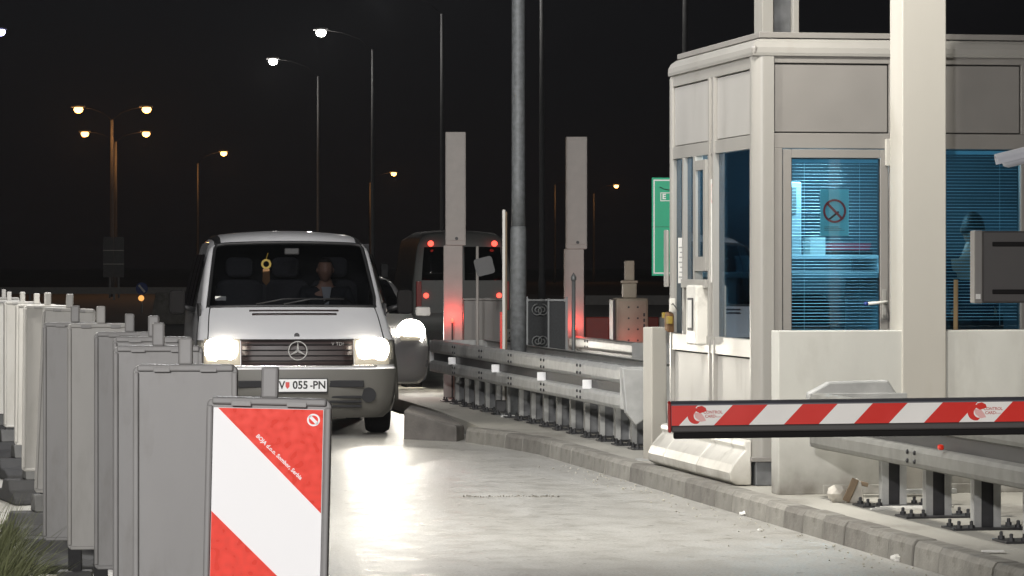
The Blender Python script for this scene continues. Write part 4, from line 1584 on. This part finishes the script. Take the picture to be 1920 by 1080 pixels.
def guard_rail(name, label, t0, t1, w0, seg, post_gap, ends, group=None, refl=(), second=True, off=.12, bm_='galv', web='galv_dark'):
    g = thing(name, label, 'guard rail', RD(t0, w0, .128), RA, group)
    L = t1 - t0
    n_ = max(1, round(L / seg))
    s_ = L / n_
    for (z, h) in ((.525, .14), (.318, .13)):
        for sd in ((0, 1) if second else (0,)):
            pr = beam_profile(h, z)
            if sd:
                pr = [(.62 - x, zz) for x, zz in pr]
            b = B(); b.prism(pr, 'y', .002, s_ - .002)
            o0 = b.out('beam', bm_, g)
            for k in range(1, n_):
                o = o0.copy(); C.objects.link(o); o.location = (0, k * s_, 0)
    b = B()
    for k in range(n_ * 1):
        pass
    # added dark strip, standing in for shade in the gap between beams
    bx(.030, .040, .01, L - .01, .440, .532).out('gap_shade', 'steel_dark', g)
    # bolts at joints
    b = B()
    for k in range(1, n_):
        for z in (.36, .41, .565, .625):
            for dy in (-.07, .07):
                b.lathe([(.013, 0), (.013, .008), (.008, .012)], 8, Matrix.Translation((-.012, k * s_ + dy, z)) @ Matrix.Rotation(R(-90), 4, 'Y'))
    if n_ > 1:
        o = b.out('bolt_heads', 'steel_dark', g); o['kind'] = 'stuff'
    np_ = int(L / post_gap) + 1
    first = None
    for k in range(np_):
        y = off + k * post_gap
        if first is None:
            b = B()
            # sigma section post: two flanges and a web
            b.box(.243, .262, -.035, .035, .012, .62); b.box(.378, .397, -.035, .035, .012, .62)
            b.box(.2622, .285, -.035, -.029, .012, .62); b.box(.355, .3778, -.035, -.029, .012, .62)
            first = [b.out('post', 'galv', g)]
            b = B(); b.box(.2622, .3778, -.006, .006, .012, .62); first.append(b.out('post_web', web, g))  # web coloured dark for the shade between the lit flanges
            b = B(); b.box(.05, .57, -.03, .03, .56, .60); b.box(.05, .57, -.03, .03, .37, .41)
            first.append(b.out('spacer', 'galv_dark', g))
            b = B(); b.box(.10, .54, -.12, .12, 0, .012)
            first.append(b.out('base_plate', 'steel_dark', g, bevel=.002))
            for bx_, by_ in ((.14, -.085), (.21, -.09), (.48, -.085), (.14, .085), (.48, .085)):
                b = B(); b.lathe([(.019, .012), (.019, .028), (.010, .029), (.010, .048), (.006, .052)], 8, Matrix.Translation((bx_, by_, 0)))
                first.append(b.out('anchor_bolt', 'steel_dark', g))
            for o in first:
                o.location = (0, y, 0)
        else:
            for f_ in first:
                o = f_.copy(); C.objects.link(o); o.parent = g; o.location = (0, y, 0)
    for y in refl:
        bx(-.050, .028, y - .005, y + .005, .440, .515).out('reflector', 'white_sheet', g, bevel=.004)
    for (e, sg) in ends:
        y = 0 if sg < 0 else L
        b = B()
        # flared end plate
        pts = [(-.012, .66), (.62, .66), (.62, .50), (.56, .32), (.10, .30), (-.012, .33)] if e == 'cap' else [(-.012, .66), (.63, .66), (.63, .30), (-.012, .30)]
        b.prism(pts, 'y', y - .010 if sg < 0 else y + .002, y - .002 if sg < 0 else y + .010)
        b.out('end_plate', 'galv', g, bevel=.004)
    return g


G1 = 'double guard rails on the island'
gr1 = guard_rail('guard_rail', 'galvanised double guard rail with white reflectors left of the booth', 27.75, 37.9, .33, 1.7, .66, [('cap', -1), ('cap', 1)], G1, (1.35, 3.45, 5.9, 8.6))
# bent wing at the near end of that rail
b = B()
b.prism([(-.012, .655), (.20, .64), (.28, .55), (.26, .31), (.10, .20), (.02, .30)], 'y', -.09, -.011)
b.out('end_shoe', 'galv', gr1, bevel=.01)
gr2 = guard_rail('guard_rail', 'galvanised guard rail nearest the camera, running under the barrier boom', 13.0, 21.93, .34, 2.42, .92, [('cap', 1)], G1, second=False, off=-.06, bm_='galv_dimmed', web='steel_dark')
# flared terminal of the near rail, bent up at the wall
b = B()
L2 = 21.93 - 13.0
b.prism([(-.012, .66), (-.012, .50), (.05, .50), (.62, .56), (.50, .74), (.12, .73)], 'y', L2 + .012, L2 + .10)
b.out('end_shoe', 'galv', gr2, bevel=.012)
bx(-.03, .0, 6.11, 6.15, .452, .482).out('red_reflector', 'red_sheet', gr2, bevel=.01)
guard_rail('guard_rail', 'low dull guard rail of the next lane behind the iron gate panel', 36.2, 46.0, 2.2, 2.45, 1.4, [('cap', -1)], G1, second=False)

# ------------------------------------------------------------------ barrier boom
bar = thing('barrier_gate', 'red and white striped barrier boom reaching in from the right', 'barrier', (0, 0, 0))
D0 = 13.0
s0 = D0 / FPX
BXT = (1252 - 960) * s0
Zc = EYE - (778 - HOR) * s0
arm = bpy.data.objects.new('boom', None)
BLn = 3.2
mb_ = Matrix.Translation((BXT, D0, Zc)) @ Matrix.Rotation(R(-.72), 4, 'Y')
zt = .040


def boom_part(name, poly, m_, x0, x1, bev=.002):
    b = B(); b.prism(poly, 'x', x0, x1)
    o = b.out(name, m_, bar, bevel=bev)
    o.matrix_local = mb_
    return o


boom_part('boom', [(-.026, -.040), (-.026, .040), (-.018, .0485), (.0, .052), (.018, .0485), (.026, .040), (.026, -.040)], 'boom_grey', .012, BLn, .0)
boom_part('lower_edge', [(-.030, -.066), (-.030, -.0405), (.024, -.0405), (.024, -.066)], 'monitor', .012, BLn, .006)
boom_part('rubber_edge', [(-.020, -.090), (-.024, -.0665), (.02, -.0665), (.016, -.090)], 'rubber', .020, BLn, .006)
boom_part('end_cap', [(-.029, -.066), (-.029, .040), (-.018, .052), (.018, .052), (.027, .040), (.027, -.066)], 'tail_off', .0, .0115, .004)
# stripes: 45 degree bands
hs = .0745
zb_ = -.0395
per = .262
first_white = (1288 - 1252) * s0          # lower left corner of the first white band
lean_ = .071


def stripe(x, wd, m_, nm):
    pts = [(x, zb_), (x + wd, zb_), (x + wd + lean_, zb_ + hs), (x + lean_, zb_ + hs)]
    if x < .013:
        pts = [(.013, zb_), (x + wd, zb_), (x + wd + lean_, zb_ + hs), (.013, zb_ + hs)]
    b = B(); b.prism(pts, 'y', -.0285, -.0262)
    o = b.out(nm, m_, bar)
    o.matrix_local = mb_
    return o


k = 0
xw = (1272 - 1252) * s0
while xw + .131 + lean_ < BLn - .05:
    if k == 0:
        stripe(-.06, xw + .06, 'red_flat', 'red_stripe')
    stripe(xw, .131, 'white_flat', 'white_stripe')
    stripe(xw + .1312, .1306, 'red_flat', 'red_stripe')
    if k in (0, 4, 8):
        yl = -.0290
        def lp(x, z, rot=0):
            return mb_ @ Matrix.Translation((xw + x, yl, z)) @ Matrix.Rotation(rot, 4, 'Y')
        # logo: crescent of two lobes
        b = B()
        pts = [(.030 * math.cos(R(a)), .030 * math.sin(R(a))) for a in range(100, 315, 12)] + [(.020 * math.cos(R(a)) + .012, .020 * math.sin(R(a)) + .004) for a in range(300, 110, -14)]
        b.prism(pts, 'y', -.0006, .0004)
        o = b.out('logo_crescent', 'red_flat', bar); o.matrix_local = lp(.063, -.004, R(18))
        b = B(); b.prism([(-.006, .030), (.012, .034), (.026, .026), (.030, .014), (.018, .010), (.004, .006), (-.008, .012)], 'y', -.0008, .0004)
        o = b.out('logo_wing', 'red_flat', bar); o.matrix_local = lp(.075, .0)
        b = B(); b.prism([(-.016, .010), (.012, .006), (.024, -.010), (.030, -.022), (.010, -.026), (-.010, -.010)], 'y', -.0004, .0005)
        o = b.out('logo_core', 'red_pale', bar); o.matrix_local = lp(.072, .0)
        text('lettering', 'CONTROL', .0155, 'red_text', bar, lp(.128, .009) @ FACE, bold=.0004, sx=.95)
        text('lettering', 'CARD', .0155, 'red_text', bar, lp(.118, -.006) @ FACE, bold=.0004, sx=.95)
        text('lettering', 'd.o.o.', .010, 'red_text', bar, lp(.148, -.0075) @ FACE, sx=.9)
    k += 1
    xw += per
# cabinet that carries the boom (out of frame to the right)
b = B(); b.box(BXT + BLn - .05, BXT + BLn + .33, D0 + .06, D0 + .45, 0.128, 1.15)
b.out('cabinet', 'monitor', bar, bevel=.02)
b = B(); b.tube([(BXT + BLn - .02 + .1, D0 - .04, 1.04), (BXT + BLn + .08, D0 + .07, 1.04)], .05, 12)
b.box(BXT + BLn - .15, BXT + BLn + .25, D0 - .035, D0 + .03, .98, 1.12)
b.out('hub', 'boom_grey', bar, bevel=.008)

# ------------------------------------------------------------------ sign box and camera on a post at the right edge
pw = RD(18.6, .95)
sb = thing('display_box', 'dark grey display box with lighter side seen at the right edge', 'display', (0, 0, 0))
Dm = 17.5
sm_ = Dm / FPX
x0 = (1827 - 960) * sm_
zt_, zb2 = EYE - (433 - HOR) * sm_, EYE - (568 - HOR) * sm_
bx(x0 + .042, x0 + .62, Dm, Dm + .16, zb2, zt_).out('housing', 'monitor', sb, bevel=.01)
bx(x0, x0 + .0415, Dm - .006, Dm + .166, zb2 - .003, zt_ + .003).out('side_frame', 'monitor_side', sb, bevel=.006)
bx(x0 + .09, x0 + .60, Dm - .012, Dm - .0005, zt_ - .078, zt_ - .055).out('bracket_bar', 'rubber', sb, bevel=.004)
bx(x0 + .09, x0 + .60, Dm - .012, Dm - .0005, zb2 + .045, zb2 + .068).out('bracket_bar', 'rubber', sb, bevel=.004)
bx(x0 + .006, x0 + .03, Dm - .009, Dm - .0062, zb2 + .02, zb2 + .045).out('label', 'paper', sb)
b = B(); b.tube([(x0 + .42, Dm + .22, .128), (x0 + .42, Dm + .22, 2.35)], .045, 14); b.box(x0 + .35, x0 + .49, Dm + .161, Dm + .2, zb2 + .05, zt_ - .05)
b.out('post', 'galv', sb)
cv = thing('security_camera', 'white rounded security camera with hood peeking in at the right edge', 'camera', (0, 0, 0))
zc = EYE - (303 - HOR) * sm_
xc = (1880 - 960) * sm_
mcv = Matrix.Translation((xc, Dm, zc)) @ Matrix.Rotation(R(-14), 4, 'Y')
b = B(); b.lathe([(.0, -.005), (.025, .0), (.036, .02), (.038, .06), (.036, .30), (.02, .31)], 18, mcv @ Matrix.Rotation(R(90), 4, 'Y'))
b.out('housing', 'cam_white', cv, smooth=True)
b = B()
pp_ = [(.046 * math.cos(R(a)), .046 * math.sin(R(a))) for a in range(-10, 191, 20)] + [(.041 * math.cos(R(a)), .041 * math.sin(R(a))) for a in range(190, -11, -20)]
b.prism(pp_, 'x', -.03, .32, mcv)
b.out('hood', 'cam_white', cv)
b = B(); b.tube([mcv @ Vector((.22, 0, -.03)), Vector((x0 + .42, Dm + .12, zc - .02)), Vector((x0 + .42, Dm + .19, zc - .02))], .018, 8)
b.out('arm', 'cam_white', cv, smooth=True)

# ------------------------------------------------------------------ litter
lt = thing('rubble_heap', 'pale broken stone with brown cardboard at the foot of the rail post', 'rubble', at(1592, 930, 21.35) * Vector((1, 1, 0)) + Vector((0, 0, .128)))
b = B(); b.blob((-.06, 0, .055), .075, 2, (1, .8, .8), .12)
b.out('stone', 'stone', lt, smooth=False)
b = B(); b.prism([(-.03, 0), (.09, 0), (.07, .13), (.045, .15), (.01, .10)], 'y', -.05, .03)
b.out('broken_tile', 'stone', lt, bevel=.008)
b = B(); b.box(-.022, .022, -.085, -.06, 0, .15, Matrix.Rotation(R(24), 4, 'Y') @ Matrix.Translation((-.03, 0, 0)))
b.box(.0, .085, -.04, .03, .12, .145, Matrix.Rotation(R(14), 4, 'Y'))
b.out('cardboard', 'card_brown', lt, bevel=.004)


def crumple(px, py, D, r_, label, z=.0):
    b = B(); b.blob((0, 0, r_ * .5), r_, 2, (1, .8, .65), .35)
    o = b.out('paper_scrap', 'paper', None)
    p = at(px, py, D)
    o.location = (p.x, p.y, z)
    tag(o, label, 'litter', 'paper litter by the kerb')


crumple(1394, 968, 22.0, .026, 'crumpled white paper cup against the kerb below the booth corner')
crumple(1683, 1052, 18.55, .035, 'torn white paper scrap on the road near the bottom right kerb')
crumple(1425, 998, 20.7, .014, 'tiny white scrap on the road below the pale stone')
b = B(); b.box(-.05, .06, -.03, .03, 0, .006)
o = b.out('paper_slip', 'paper', None); p = at(1860, 1041, 17.55); o.location = (p.x, p.y, .137)
tag(o, 'flat white slip lying on the kerb top at the lower right', 'litter')
b = B()
for k in range(3):
    b.box(-.2 + k * .05, .25 + k * .05, -.06 + k * .07, -.025 + k * .07, 0, .012)
o = b.out('loose_slats', 'paper', None); p = at(1690, 953, 20.75); o.location = (p.x, p.y, .129); o.rotation_euler = (0, 0, RA)
tag(o, 'loose pale strips lying on the island under the near guard rail', 'strips')
o['kind'] = 'stuff'

# ------------------------------------------------------------------ lane equipment beyond
def lane_post(px0, px1, py0, pym, D, label):
    s_ = D / FPX
    wd = (px1 - px0) * s_
    xc_ = ((px0 + px1) / 2 - 960) * s_
    zt_ = EYE - (py0 - HOR) * s_
    zm = EYE - (pym - HOR) * s_
    t = thing('signal_post', label, 'signal post', (xc_, D, .0), R(2), 'tall box posts of the toll lanes')
    bx(-wd / 2, wd / 2, -.10, .10, zm, zt_).out('box', 'tan_light', t, bevel=.006)
    bx(-wd / 2 + .012, wd / 2 - .012, -.106, -.1005, zm + .05, zt_ - .03).out('cover', 'tan_light', t, bevel=.004)
    b = B(); b.disc(.018, -.112, -.1065, 14, Matrix.Translation((.01, 0, zm + .075)))
    b.out('lock', 'steel_dark', t)
    bx(-wd / 2 - .02, wd / 2 - .035, -.085, .085, 0.0, zm - .001).out('leg', 'tan_light', t, bevel=.006)
    return t


M['sign_back'] = mat('sign_back_grey', (.14, .14, .14), .6, var=.1)
M['pole_dim'] = mat('dull_pole', (.13, .13, .135), .7, var=.1)
M['tan_light'] = mat('beige_metal', (.42, .39, .36), .55, var=.06, scale=9, bump=.08, bscale=60)
p1_ = lane_post(835, 873, 248, 460, 38.6, 'left of the two tall beige box posts behind the guard rail')
p2_ = lane_post(1061, 1100, 257, 467, 39.6, 'right of the two tall beige box posts, near the tan machine')


def glow_lamp(px, py, D, label, power):  # red lamp added for the red glow on the posts
    p = at(px, py, D)
    t = thing('red_glow_lamp', label, 'lamp', (p.x, p.y, 0), 0, 'low red lamps added for the glow')
    b = B(); b.lathe([(.03, 0), (.03, .02), (.008, .03), (.008, p.z - .04)], 10)
    b.out('stand', 'steel_dark', t)
    b = B(); b.lathe([(.010, p.z - .04), (.014, p.z - .03), (.012, p.z), (.0, p.z + .006)], 12)
    b.out('lens', 'redlamp', t, smooth=True)
    lamp('red_glow_light', (p.x, p.y - .03, p.z + .03), power, (1, .05, .035), .03)
    return t


glow_lamp(848, 598, 38.42, 'added low red lamp for the glow on the left box post', 3.2)
glow_lamp(1078, 611, 39.42, 'added low red lamp for the glow on the right box post', 2.2)
glow_lamp(1190, 655, 37.45, 'added low red lamp for the glow on the tan machine', 1.5)

# big galvanised pole
bp_ = thing('lamp_post', 'thick galvanised lamp post rising behind the guard rail', 'lamp post', Vector(((972 - 960) * 33.6 / FPX, 33.6, .128)))
b = B(); b.lathe([(.069, 1.845), (.066, 2.2), (.063, 6.0), (.055, 9.0)], 20)
b.out('upper_shaft', 'zinc_pole', bp_, smooth=True)
b = B(); b.lathe([(.078, 0.02), (.078, 1.80), (.073, 1.835), (.0695, 1.844)], 20)
b.out('lower_shaft', 'zinc_pole', bp_, smooth=True)
bx(-.17, .17, -.17, .17, 0, .02).out('base_plate', 'galv', bp_)
# raised barrier arm
ra = thing('raised_barrier', 'thin white barrier arm raised upright beside the thick lamp post', 'barrier', Vector(((946 - 960) * 34.6 / FPX, 34.6, .128)))
bx(-.022, .008, -.02, .02, .10, 2.02).out('arm', 'white_metal', ra, bevel=.004)
bx(.0085, .026, -.02, .02, .10, 2.0).out('edge_strip', 'card_brown', ra, bevel=.003)
bx(-.046, -.0225, -.02, .02, .62, 1.0).out('red_reflector', 'red_sheet', ra, bevel=.004)
bx(-.09, .09, -.08, .08, 0, .12).out('pivot', 'steel_dark', ra, bevel=.01)
# grey low panel box
lb = thing('lane_cabinet', 'plain pale grey cabinet between the left box post and the raised arm', 'cabinet', Vector(((907 - 960) * 38.2 / FPX, 38.2, 0)), R(3))
bx(-.225, .225, -.12, .12, .13, 1.21).out('body', 'alu_panel', lb, bevel=.012)
bx(-.235, .235, -.13, .13, 1.2105, 1.235).out('lid', 'alu', lb, bevel=.006)
bx(-.24, .24, -.14, .14, 0, .129).out('plinth', 'kerb_c', lb)
# marker sign with crooked plate
ms = thing('crooked_sign', 'small grey plate hanging crooked on a thin pink pole', 'sign', Vector(((895 - 960) * 37.2 / FPX, 37.2, 0)))
b = B(); b.tube([(0, 0, 0), (0, 0, 1.80)], .016, 8)
b.out('pole', 'tan_light', ms, smooth=True)
m_ = Matrix.Translation((.075, -.025, 1.585)) @ Matrix.Rotation(R(-14), 4, 'Y')
b = B(); b.prism(rounded(.20, .19, .03, 3, -.095), 'y', -.006, .006, m_)
b.out('plate', 'sign_back', ms)
# wrought iron gate panel
ig = thing('iron_gate', 'wrought iron gate panel with scrolls in front of dark mesh', 'gate', Vector(((988 - 960) * 36 / FPX, 36.0, .128)), R(2))
u_ = 36 / FPX
bx(-.01, .012, -.012, .012, 0, 1.14).out('stile', 'iron', ig)
bx(.40, .425, -.012, .012, 0, 1.14).out('stile', 'iron', ig)
bx(.215, .233, -.012, .012, 0, 1.12).out('stile', 'iron', ig)
bx(.0125, .2145, -.01, .01, 1.095, 1.115).out('rail', 'iron', ig); bx(.2335, .3995, -.01, .01, 1.095, 1.115).out('rail', 'iron', ig)
bx(.0125, .3995, .013, .02, 0.02, 1.09).out('mesh_infill', 'mesh_dark', ig)
for cz, sg in ((1.0, 1), (.68, -1)):
    for cx, sx in ((.11, 1), (.16, -1)):
        b = B()
        pts = []
        for a in range(0, 560, 28):
            r_ = .065 - .05 * a / 560
            pts.append((cx + sx * r_ * math.cos(R(a + 90)), -.012, cz + sg * r_ * math.sin(R(a + 90))))
        b.tube(pts, .008, 6)
        b.out('scroll', 'iron', ig, smooth=True)
b = B()
b.tube([(.485, 0, 0), (.485, 0, 1.30)], .021, 10); b.lathe([(.02, 1.30), (.03, 1.32), (.028, 1.345), (.008, 1.38), (.0, 1.39)], 10, Matrix.Translation((.485, 0, 0)))
b.out('finial_post', 'iron', ig, smooth=True)
# tan machine
tm = thing('ticket_machine', 'tan machine with a narrow neck on top left of the green sign', 'machine', Vector(((1180 - 960) * 37.8 / FPX, 37.8, .0)), R(6))
bx(-.17, .19, -.16, .16, .0, 1.24).out('cabinet', 'tan', tm, bevel=.03)
bx(-.20, -.172, -.15, .15, .05, 1.22).out('side_cover', 'steel_dark', tm, bevel=.004)
bx(-.075, .075, -.06, .06, 1.2405, 1.40).out('neck', 'tan', tm, bevel=.01)
bx(-.085, .085, -.07, .07, 1.4005, 1.43).out('collar', 'tan', tm, bevel=.006)
bx(-.05, .05, -.05, .05, 1.4305, 1.645).out('head', 'tan', tm, bevel=.008)
for i in range(2):
    for j in range(4):
        b = B(); b.disc(.011, -.166, -.1605, 8, Matrix.Translation((-.03 + i * .10, 0, .78 + j * .12)))
        b.out('bolt', 'steel_dark', tm)
for j in range(3):
    bx(.13, .15, -.164, -.1605, .92 + j * .06, .955 + j * .06).out('slot', 'steel_dark', tm)
# red and white plastic barriers further back
names = ('red', 'white', 'red')
for k in range(4):
    px_ = 1098 + k * 46
    D_ = 58.0
    lab = ['red plastic lane barrier beside the right box post', 'white plastic lane barrier between two red ones', 'red plastic lane barrier behind the tan machine', 'white plastic lane barrier close to the booth edge'][k]
    jb = thing('lane_barrier', lab, 'barrier', ((px_ + 22 - 960) * D_ / FPX, D_, 0), 0, 'red and white plastic barriers beyond the tan machine')
    b = B(); b.prism([(-.22, 0), (.22, 0), (.20, .18), (.10, .30), (.07, .74), (-.07, .74), (-.10, .30), (-.20, .18)], 'x', -.2, .2)
    b.out('body', 'red_bar' if k % 2 == 0 else 'white_metal', jb, bevel=.02)
    b = B(); b.box(.201, .23, -.05, .05, .2, .65)
    b.out('coupling', 'steel_dark', jb)

# ------------------------------------------------------------------ green sign
Dg = 52.0
sg_ = Dg / FPX
gs = thing('direction_sign', 'green motorway sign with white border showing past the booth', 'sign', ((1222 - 960) * sg_, Dg, 0))
zt_, zb2 = EYE - (333 - HOR) * sg_, EYE - (517 - HOR) * sg_
bx(0, 2.2, .0, .03, zb2, zt_).out('board', 'green', gs, bevel=.004)
b = B()
for (a_, c_, d_, e_) in ((.025, .045, zb2 + .03, zt_ - .03), (2.155, 2.175, zb2 + .03, zt_ - .03)):
    b.box(a_, c_, -.006, -.0005, d_, e_)
b.box(.0455, 2.1545, -.006, -.0005, zt_ - .05, zt_ - .03); b.box(.0455, 2.1545, -.006, -.0005, zb2 + .03, zb2 + .05)
b.out('border', 'white_sheet', gs)
zz = EYE - (369 - HOR) * sg_
b = B()
b.box(.13, .142, -.006, -.0005, zz - .065, zz + .065); b.box(.1425, .42, -.006, -.0005, zz + .053, zz + .065); b.box(.1425, .42, -.006, -.0005, zz - .065, zz - .053)
b.out('route_box', 'white_sheet', gs)
text('lettering', 'E', .11, 'white_sheet', gs, Matrix.Translation((.185, -.004, zz)) @ FACE, bold=.004)
b = B(); b.tube([(.12, -.004, zt_ - .14), (.18, -.004, zt_ - .17), (.28, -.004, zt_ - .19)], .006, 5)
b.out('arrow_line', 'ink', gs)
bx(.001, 2.2, -.002, -.0006, (zt_ + zb2) / 2 - .006, (zt_ + zb2) / 2).out('panel_joint', 'seam', gs)
for x in (.5, 1.7):
    b = B(); b.tube([(x, .08, -.02), (x, .08, zt_)], .05, 10)
    b.out('post', 'galv', gs)


# ------------------------------------------------------------------ street lamps
def street_lamp(px, ptop, D, arms, mt_, pole_m, label, h_arm, group, light=None, lcol=None, off=0):
    s_ = D / FPX
    x = (px - 960) * s_
    zt_ = EYE - (ptop - HOR) * s_
    t = thing('street_lamp', label, 'street lamp', (x, D, -.02), 0, group)
    b = B(); b.lathe([(.13, 0), (.125, 1.2), (.10, 1.25), (.085, zt_ * .6), (.062, zt_)], 12)
    b.out('pole', pole_m, t, smooth=True)
    for (ax, az) in arms:
        sgx = 1 if ax > 0 else -1
        b = B()
        b.tube([(0, 0, zt_ - .05), (ax * .25, 0, zt_ + az * .55), (ax * .6, 0, zt_ + az * .88), (ax - sgx * .25, 0, zt_ + az)], .014, 6)
        b.out('arm', 'rubber', t, smooth=True)
        b = B()
        b.prism([(-.36, 0), (.36, 0), (.30, .10), (-.2, .14), (-.36, .10)], 'y', -.13, .13, Matrix.Translation((ax, 0, zt_ + az)) @ Matrix.Diagonal((sgx, 1, 1, 1)))
        hd = b.out('lamp_head', 'pole_dim', t, bevel=.02)
        b = B(); b.lathe([(.06, -.30), (.16, -.25), (.22, -.12), (.18, .0)], 14, Matrix.Translation((ax + .02, -.02, zt_ + az - .004)) @ Matrix.Diagonal((1.15, .9, 1, 1)))
        b.out('lens', mt_, hd, smooth=True)
        if light:
            lamp('street_light', (x + ax, D - .1, zt_ + az - .6), light, lcol, .15)
    return t


SOD = (1.0, .42, .12)
W1 = 'white street lamps along the toll lanes'
O1 = 'orange street lamps along the motorway'
for px, ptop, D, lab in ((597, 142, 190, 'farthest and lowest white street lamp left of the van roof'), (699, 92, 166, 'white street lamp second from the far end, above the van'),
                         (829, 25, 142, 'tall pole running up behind the left box post'), (1016, -72, 118, 'tall pole right of the thick lamp post'), (1285, -190, 94, 'tall pole above the booth roof corner')):
    s_ = D / FPX
    street_lamp(px, ptop, D, [(-2.5, .92)], 'mercury', 'pole_dim', lab, 0, W1, 350, (1, .97, .9))
street_lamp(210, 224, 182, [(-1.78, .66), (1.80, .66)], 'sodium', 'pole_dim', 'near double armed orange street lamp on the left', 0, O1, 260, SOD)
street_lamp(217, 265, 215, [(-1.93, .60), (1.87, .60)], 'sodium', 'pole_dim', 'far double armed orange street lamp below the near one', 0, O1, 260, SOD)
street_lamp(370, 306, 252, [(1.9, .85)], 'sodium', 'pole_dim', 'single orange street lamp above the left side of the van roof', 0, O1, 260, SOD)
street_lamp(693, 342, 307, [(2.12, .9)], 'sodium', 'pole_dim', 'single orange street lamp above the right side of the van', 0, O1, 260, SOD)
street_lamp(1113, 363, 355, [(2.3, .9)], 'sodium', 'pole_dim', 'single orange street lamp between the right box post and the green sign', 0, O1, 260, SOD)
street_lamp(1040, 346, 340, [(2.1, .4)], 'sodium', 'pole_dim', 'single orange street lamp with its head hidden behind the right box post', 0, O1, 260, SOD)
street_lamp(-40, 90, 170, [(1.05, .92)], 'bluish', 'pole_grey', 'bluish street lamp cut by the left edge of the photo', 0, W1)

# distant sign back on the left
sp = thing('traffic_sign', 'grey back of a tall traffic sign left of the van', 'sign', ((213 - 960) * 176 / FPX, 176, -.02))
u_ = 176 / FPX
for r_ in range(3):
    for c_ in range(2):
        zz0 = EYE - (519.5 - HOR - r_ * 25.6) * u_ + .012
        bx(-.54 + c_ * .545, -.005 + c_ * .545, -.03, 0, zz0, zz0 + 25.6 * u_ - .035).out('back_panel', 'sign_back', sp) if False else None
M['sign_back'] = mat('sign_back_grey', (.12, .12, .12), .6, var=.1)
for r_ in range(3):
    for c_ in range(2):
        zz0 = EYE - (520 - HOR - r_ * 25.6) * u_ + .02
        bx(-.53 + c_ * .54, -.01 + c_ * .54, -.03, 0, zz0, zz0 + 25.6 * u_ - .04).out('back_panel', 'sign_back', sp)
for r_ in (1, 2):
    zz0 = EYE - (520 - HOR - r_ * 25.6) * u_
    bx(-.54, .54, -.05, .0, zz0 - .018, zz0 + .018).out('rail', 'white_metal', sp)
for x in (-.2, .25):
    b = B(); b.tube([(x, .06, 0), (x, .06, EYE - (445 - HOR) * u_)], .05, 8)
    b.out('post', 'pole_grey', sp)
# keep right sign with amber lamp
ks = thing('keep_right_sign', 'small round blue arrow sign with an amber lamp under it', 'sign', ((266 - 960) * 120 / FPX, 120, 0))
b = B(); b.disc(.21, -.02, .0, 24, Matrix.Translation((0, 0, EYE - (541 - HOR) * 120 / FPX)))
b.out('disc', 'blue', ks)
b = B(); b.box(-.16, .16, -.028, -.0205, -.035, .035, Matrix.Translation((0, 0, EYE - (541 - HOR) * 120 / FPX)) @ Matrix.Rotation(R(50), 4, 'Y'))
b.out('arrow', 'white_sheet', ks)
b = B(); b.disc(.10, -.05, .0, 16, Matrix.Translation((-.02, 0, EYE - (559 - HOR) * 120 / FPX)))
b.out('amber_lamp', 'amber', ks)
b = B(); b.tube([(0, .03, -.02), (0, .03, .7)], .03, 8)
b.out('post', 'pole_grey', ks)
# concrete block wall beside the van
cb = thing('concrete_barrier', 'plain grey concrete barrier left of the van mirror', 'barrier', ((330 - 960) * 95 / FPX, 95, 0))
b = B(); b.prism([(-.7, 0), (.9, 0), (.9, .88), (-.55, .88)], 'y', -.15, .15)
b.out('block', 'kerb_a', cb, bevel=.03)
# far motorway guard rails lit orange
for (xa, xb, D_, lab) in ((-26, -12.0, 165, 'distant guard rail lit dull orange on the far left'), (2.5, 16, 118, 'distant guard rail lit orange behind the tan machine')):
    fg = thing('motorway_rail', lab, 'guard rail', (0, D_, 0), 0, 'distant motorway guard rails')
    bx(xa, xb, 0, .06, .28, .60).out('beam', 'galv_far', fg) if 'galv_far' in M else bx(xa, xb, 0, .06, .28, .60).out('beam', mat('orange_lit_rail', (.40, .38, .36), .6, var=.1), fg)
    for k in range(int((xb - xa) / 2)):
        bx(xa + 1 + k * 2, xa + 1.1 + k * 2, .061, .12, -.02, .58).out('post', 'pole_grey', fg)

# ------------------------------------------------------------------ thin haze, added to lift the black horizon band
HZ = True
if HZ:
    hm = bpy.data.materials.new('added_haze')
    hm.use_nodes = True
    hn, hl = hm.node_tree.nodes, hm.node_tree.links
    hn.remove(hn['Principled BSDF'])
    pv = hn.new('ShaderNodeVolumePrincipled')
    pv.inputs['Color'].default_value = (.90, .94, 1.0, 1)
    pv.inputs['Density'].default_value = .00026
    pv.inputs['Anisotropy'].default_value = .35
    hl.new(pv.outputs[0], hn['Material Output'].inputs['Volume'])
    b = B(); b.box(-1000, 1000, -80, 2600, -1.5, 16)
    o = b.out('haze', hm, None)
    o['kind'] = 'stuff'
    tag(o, 'thin haze added over the toll plaza to lift the black horizon band', 'haze', kind='stuff')
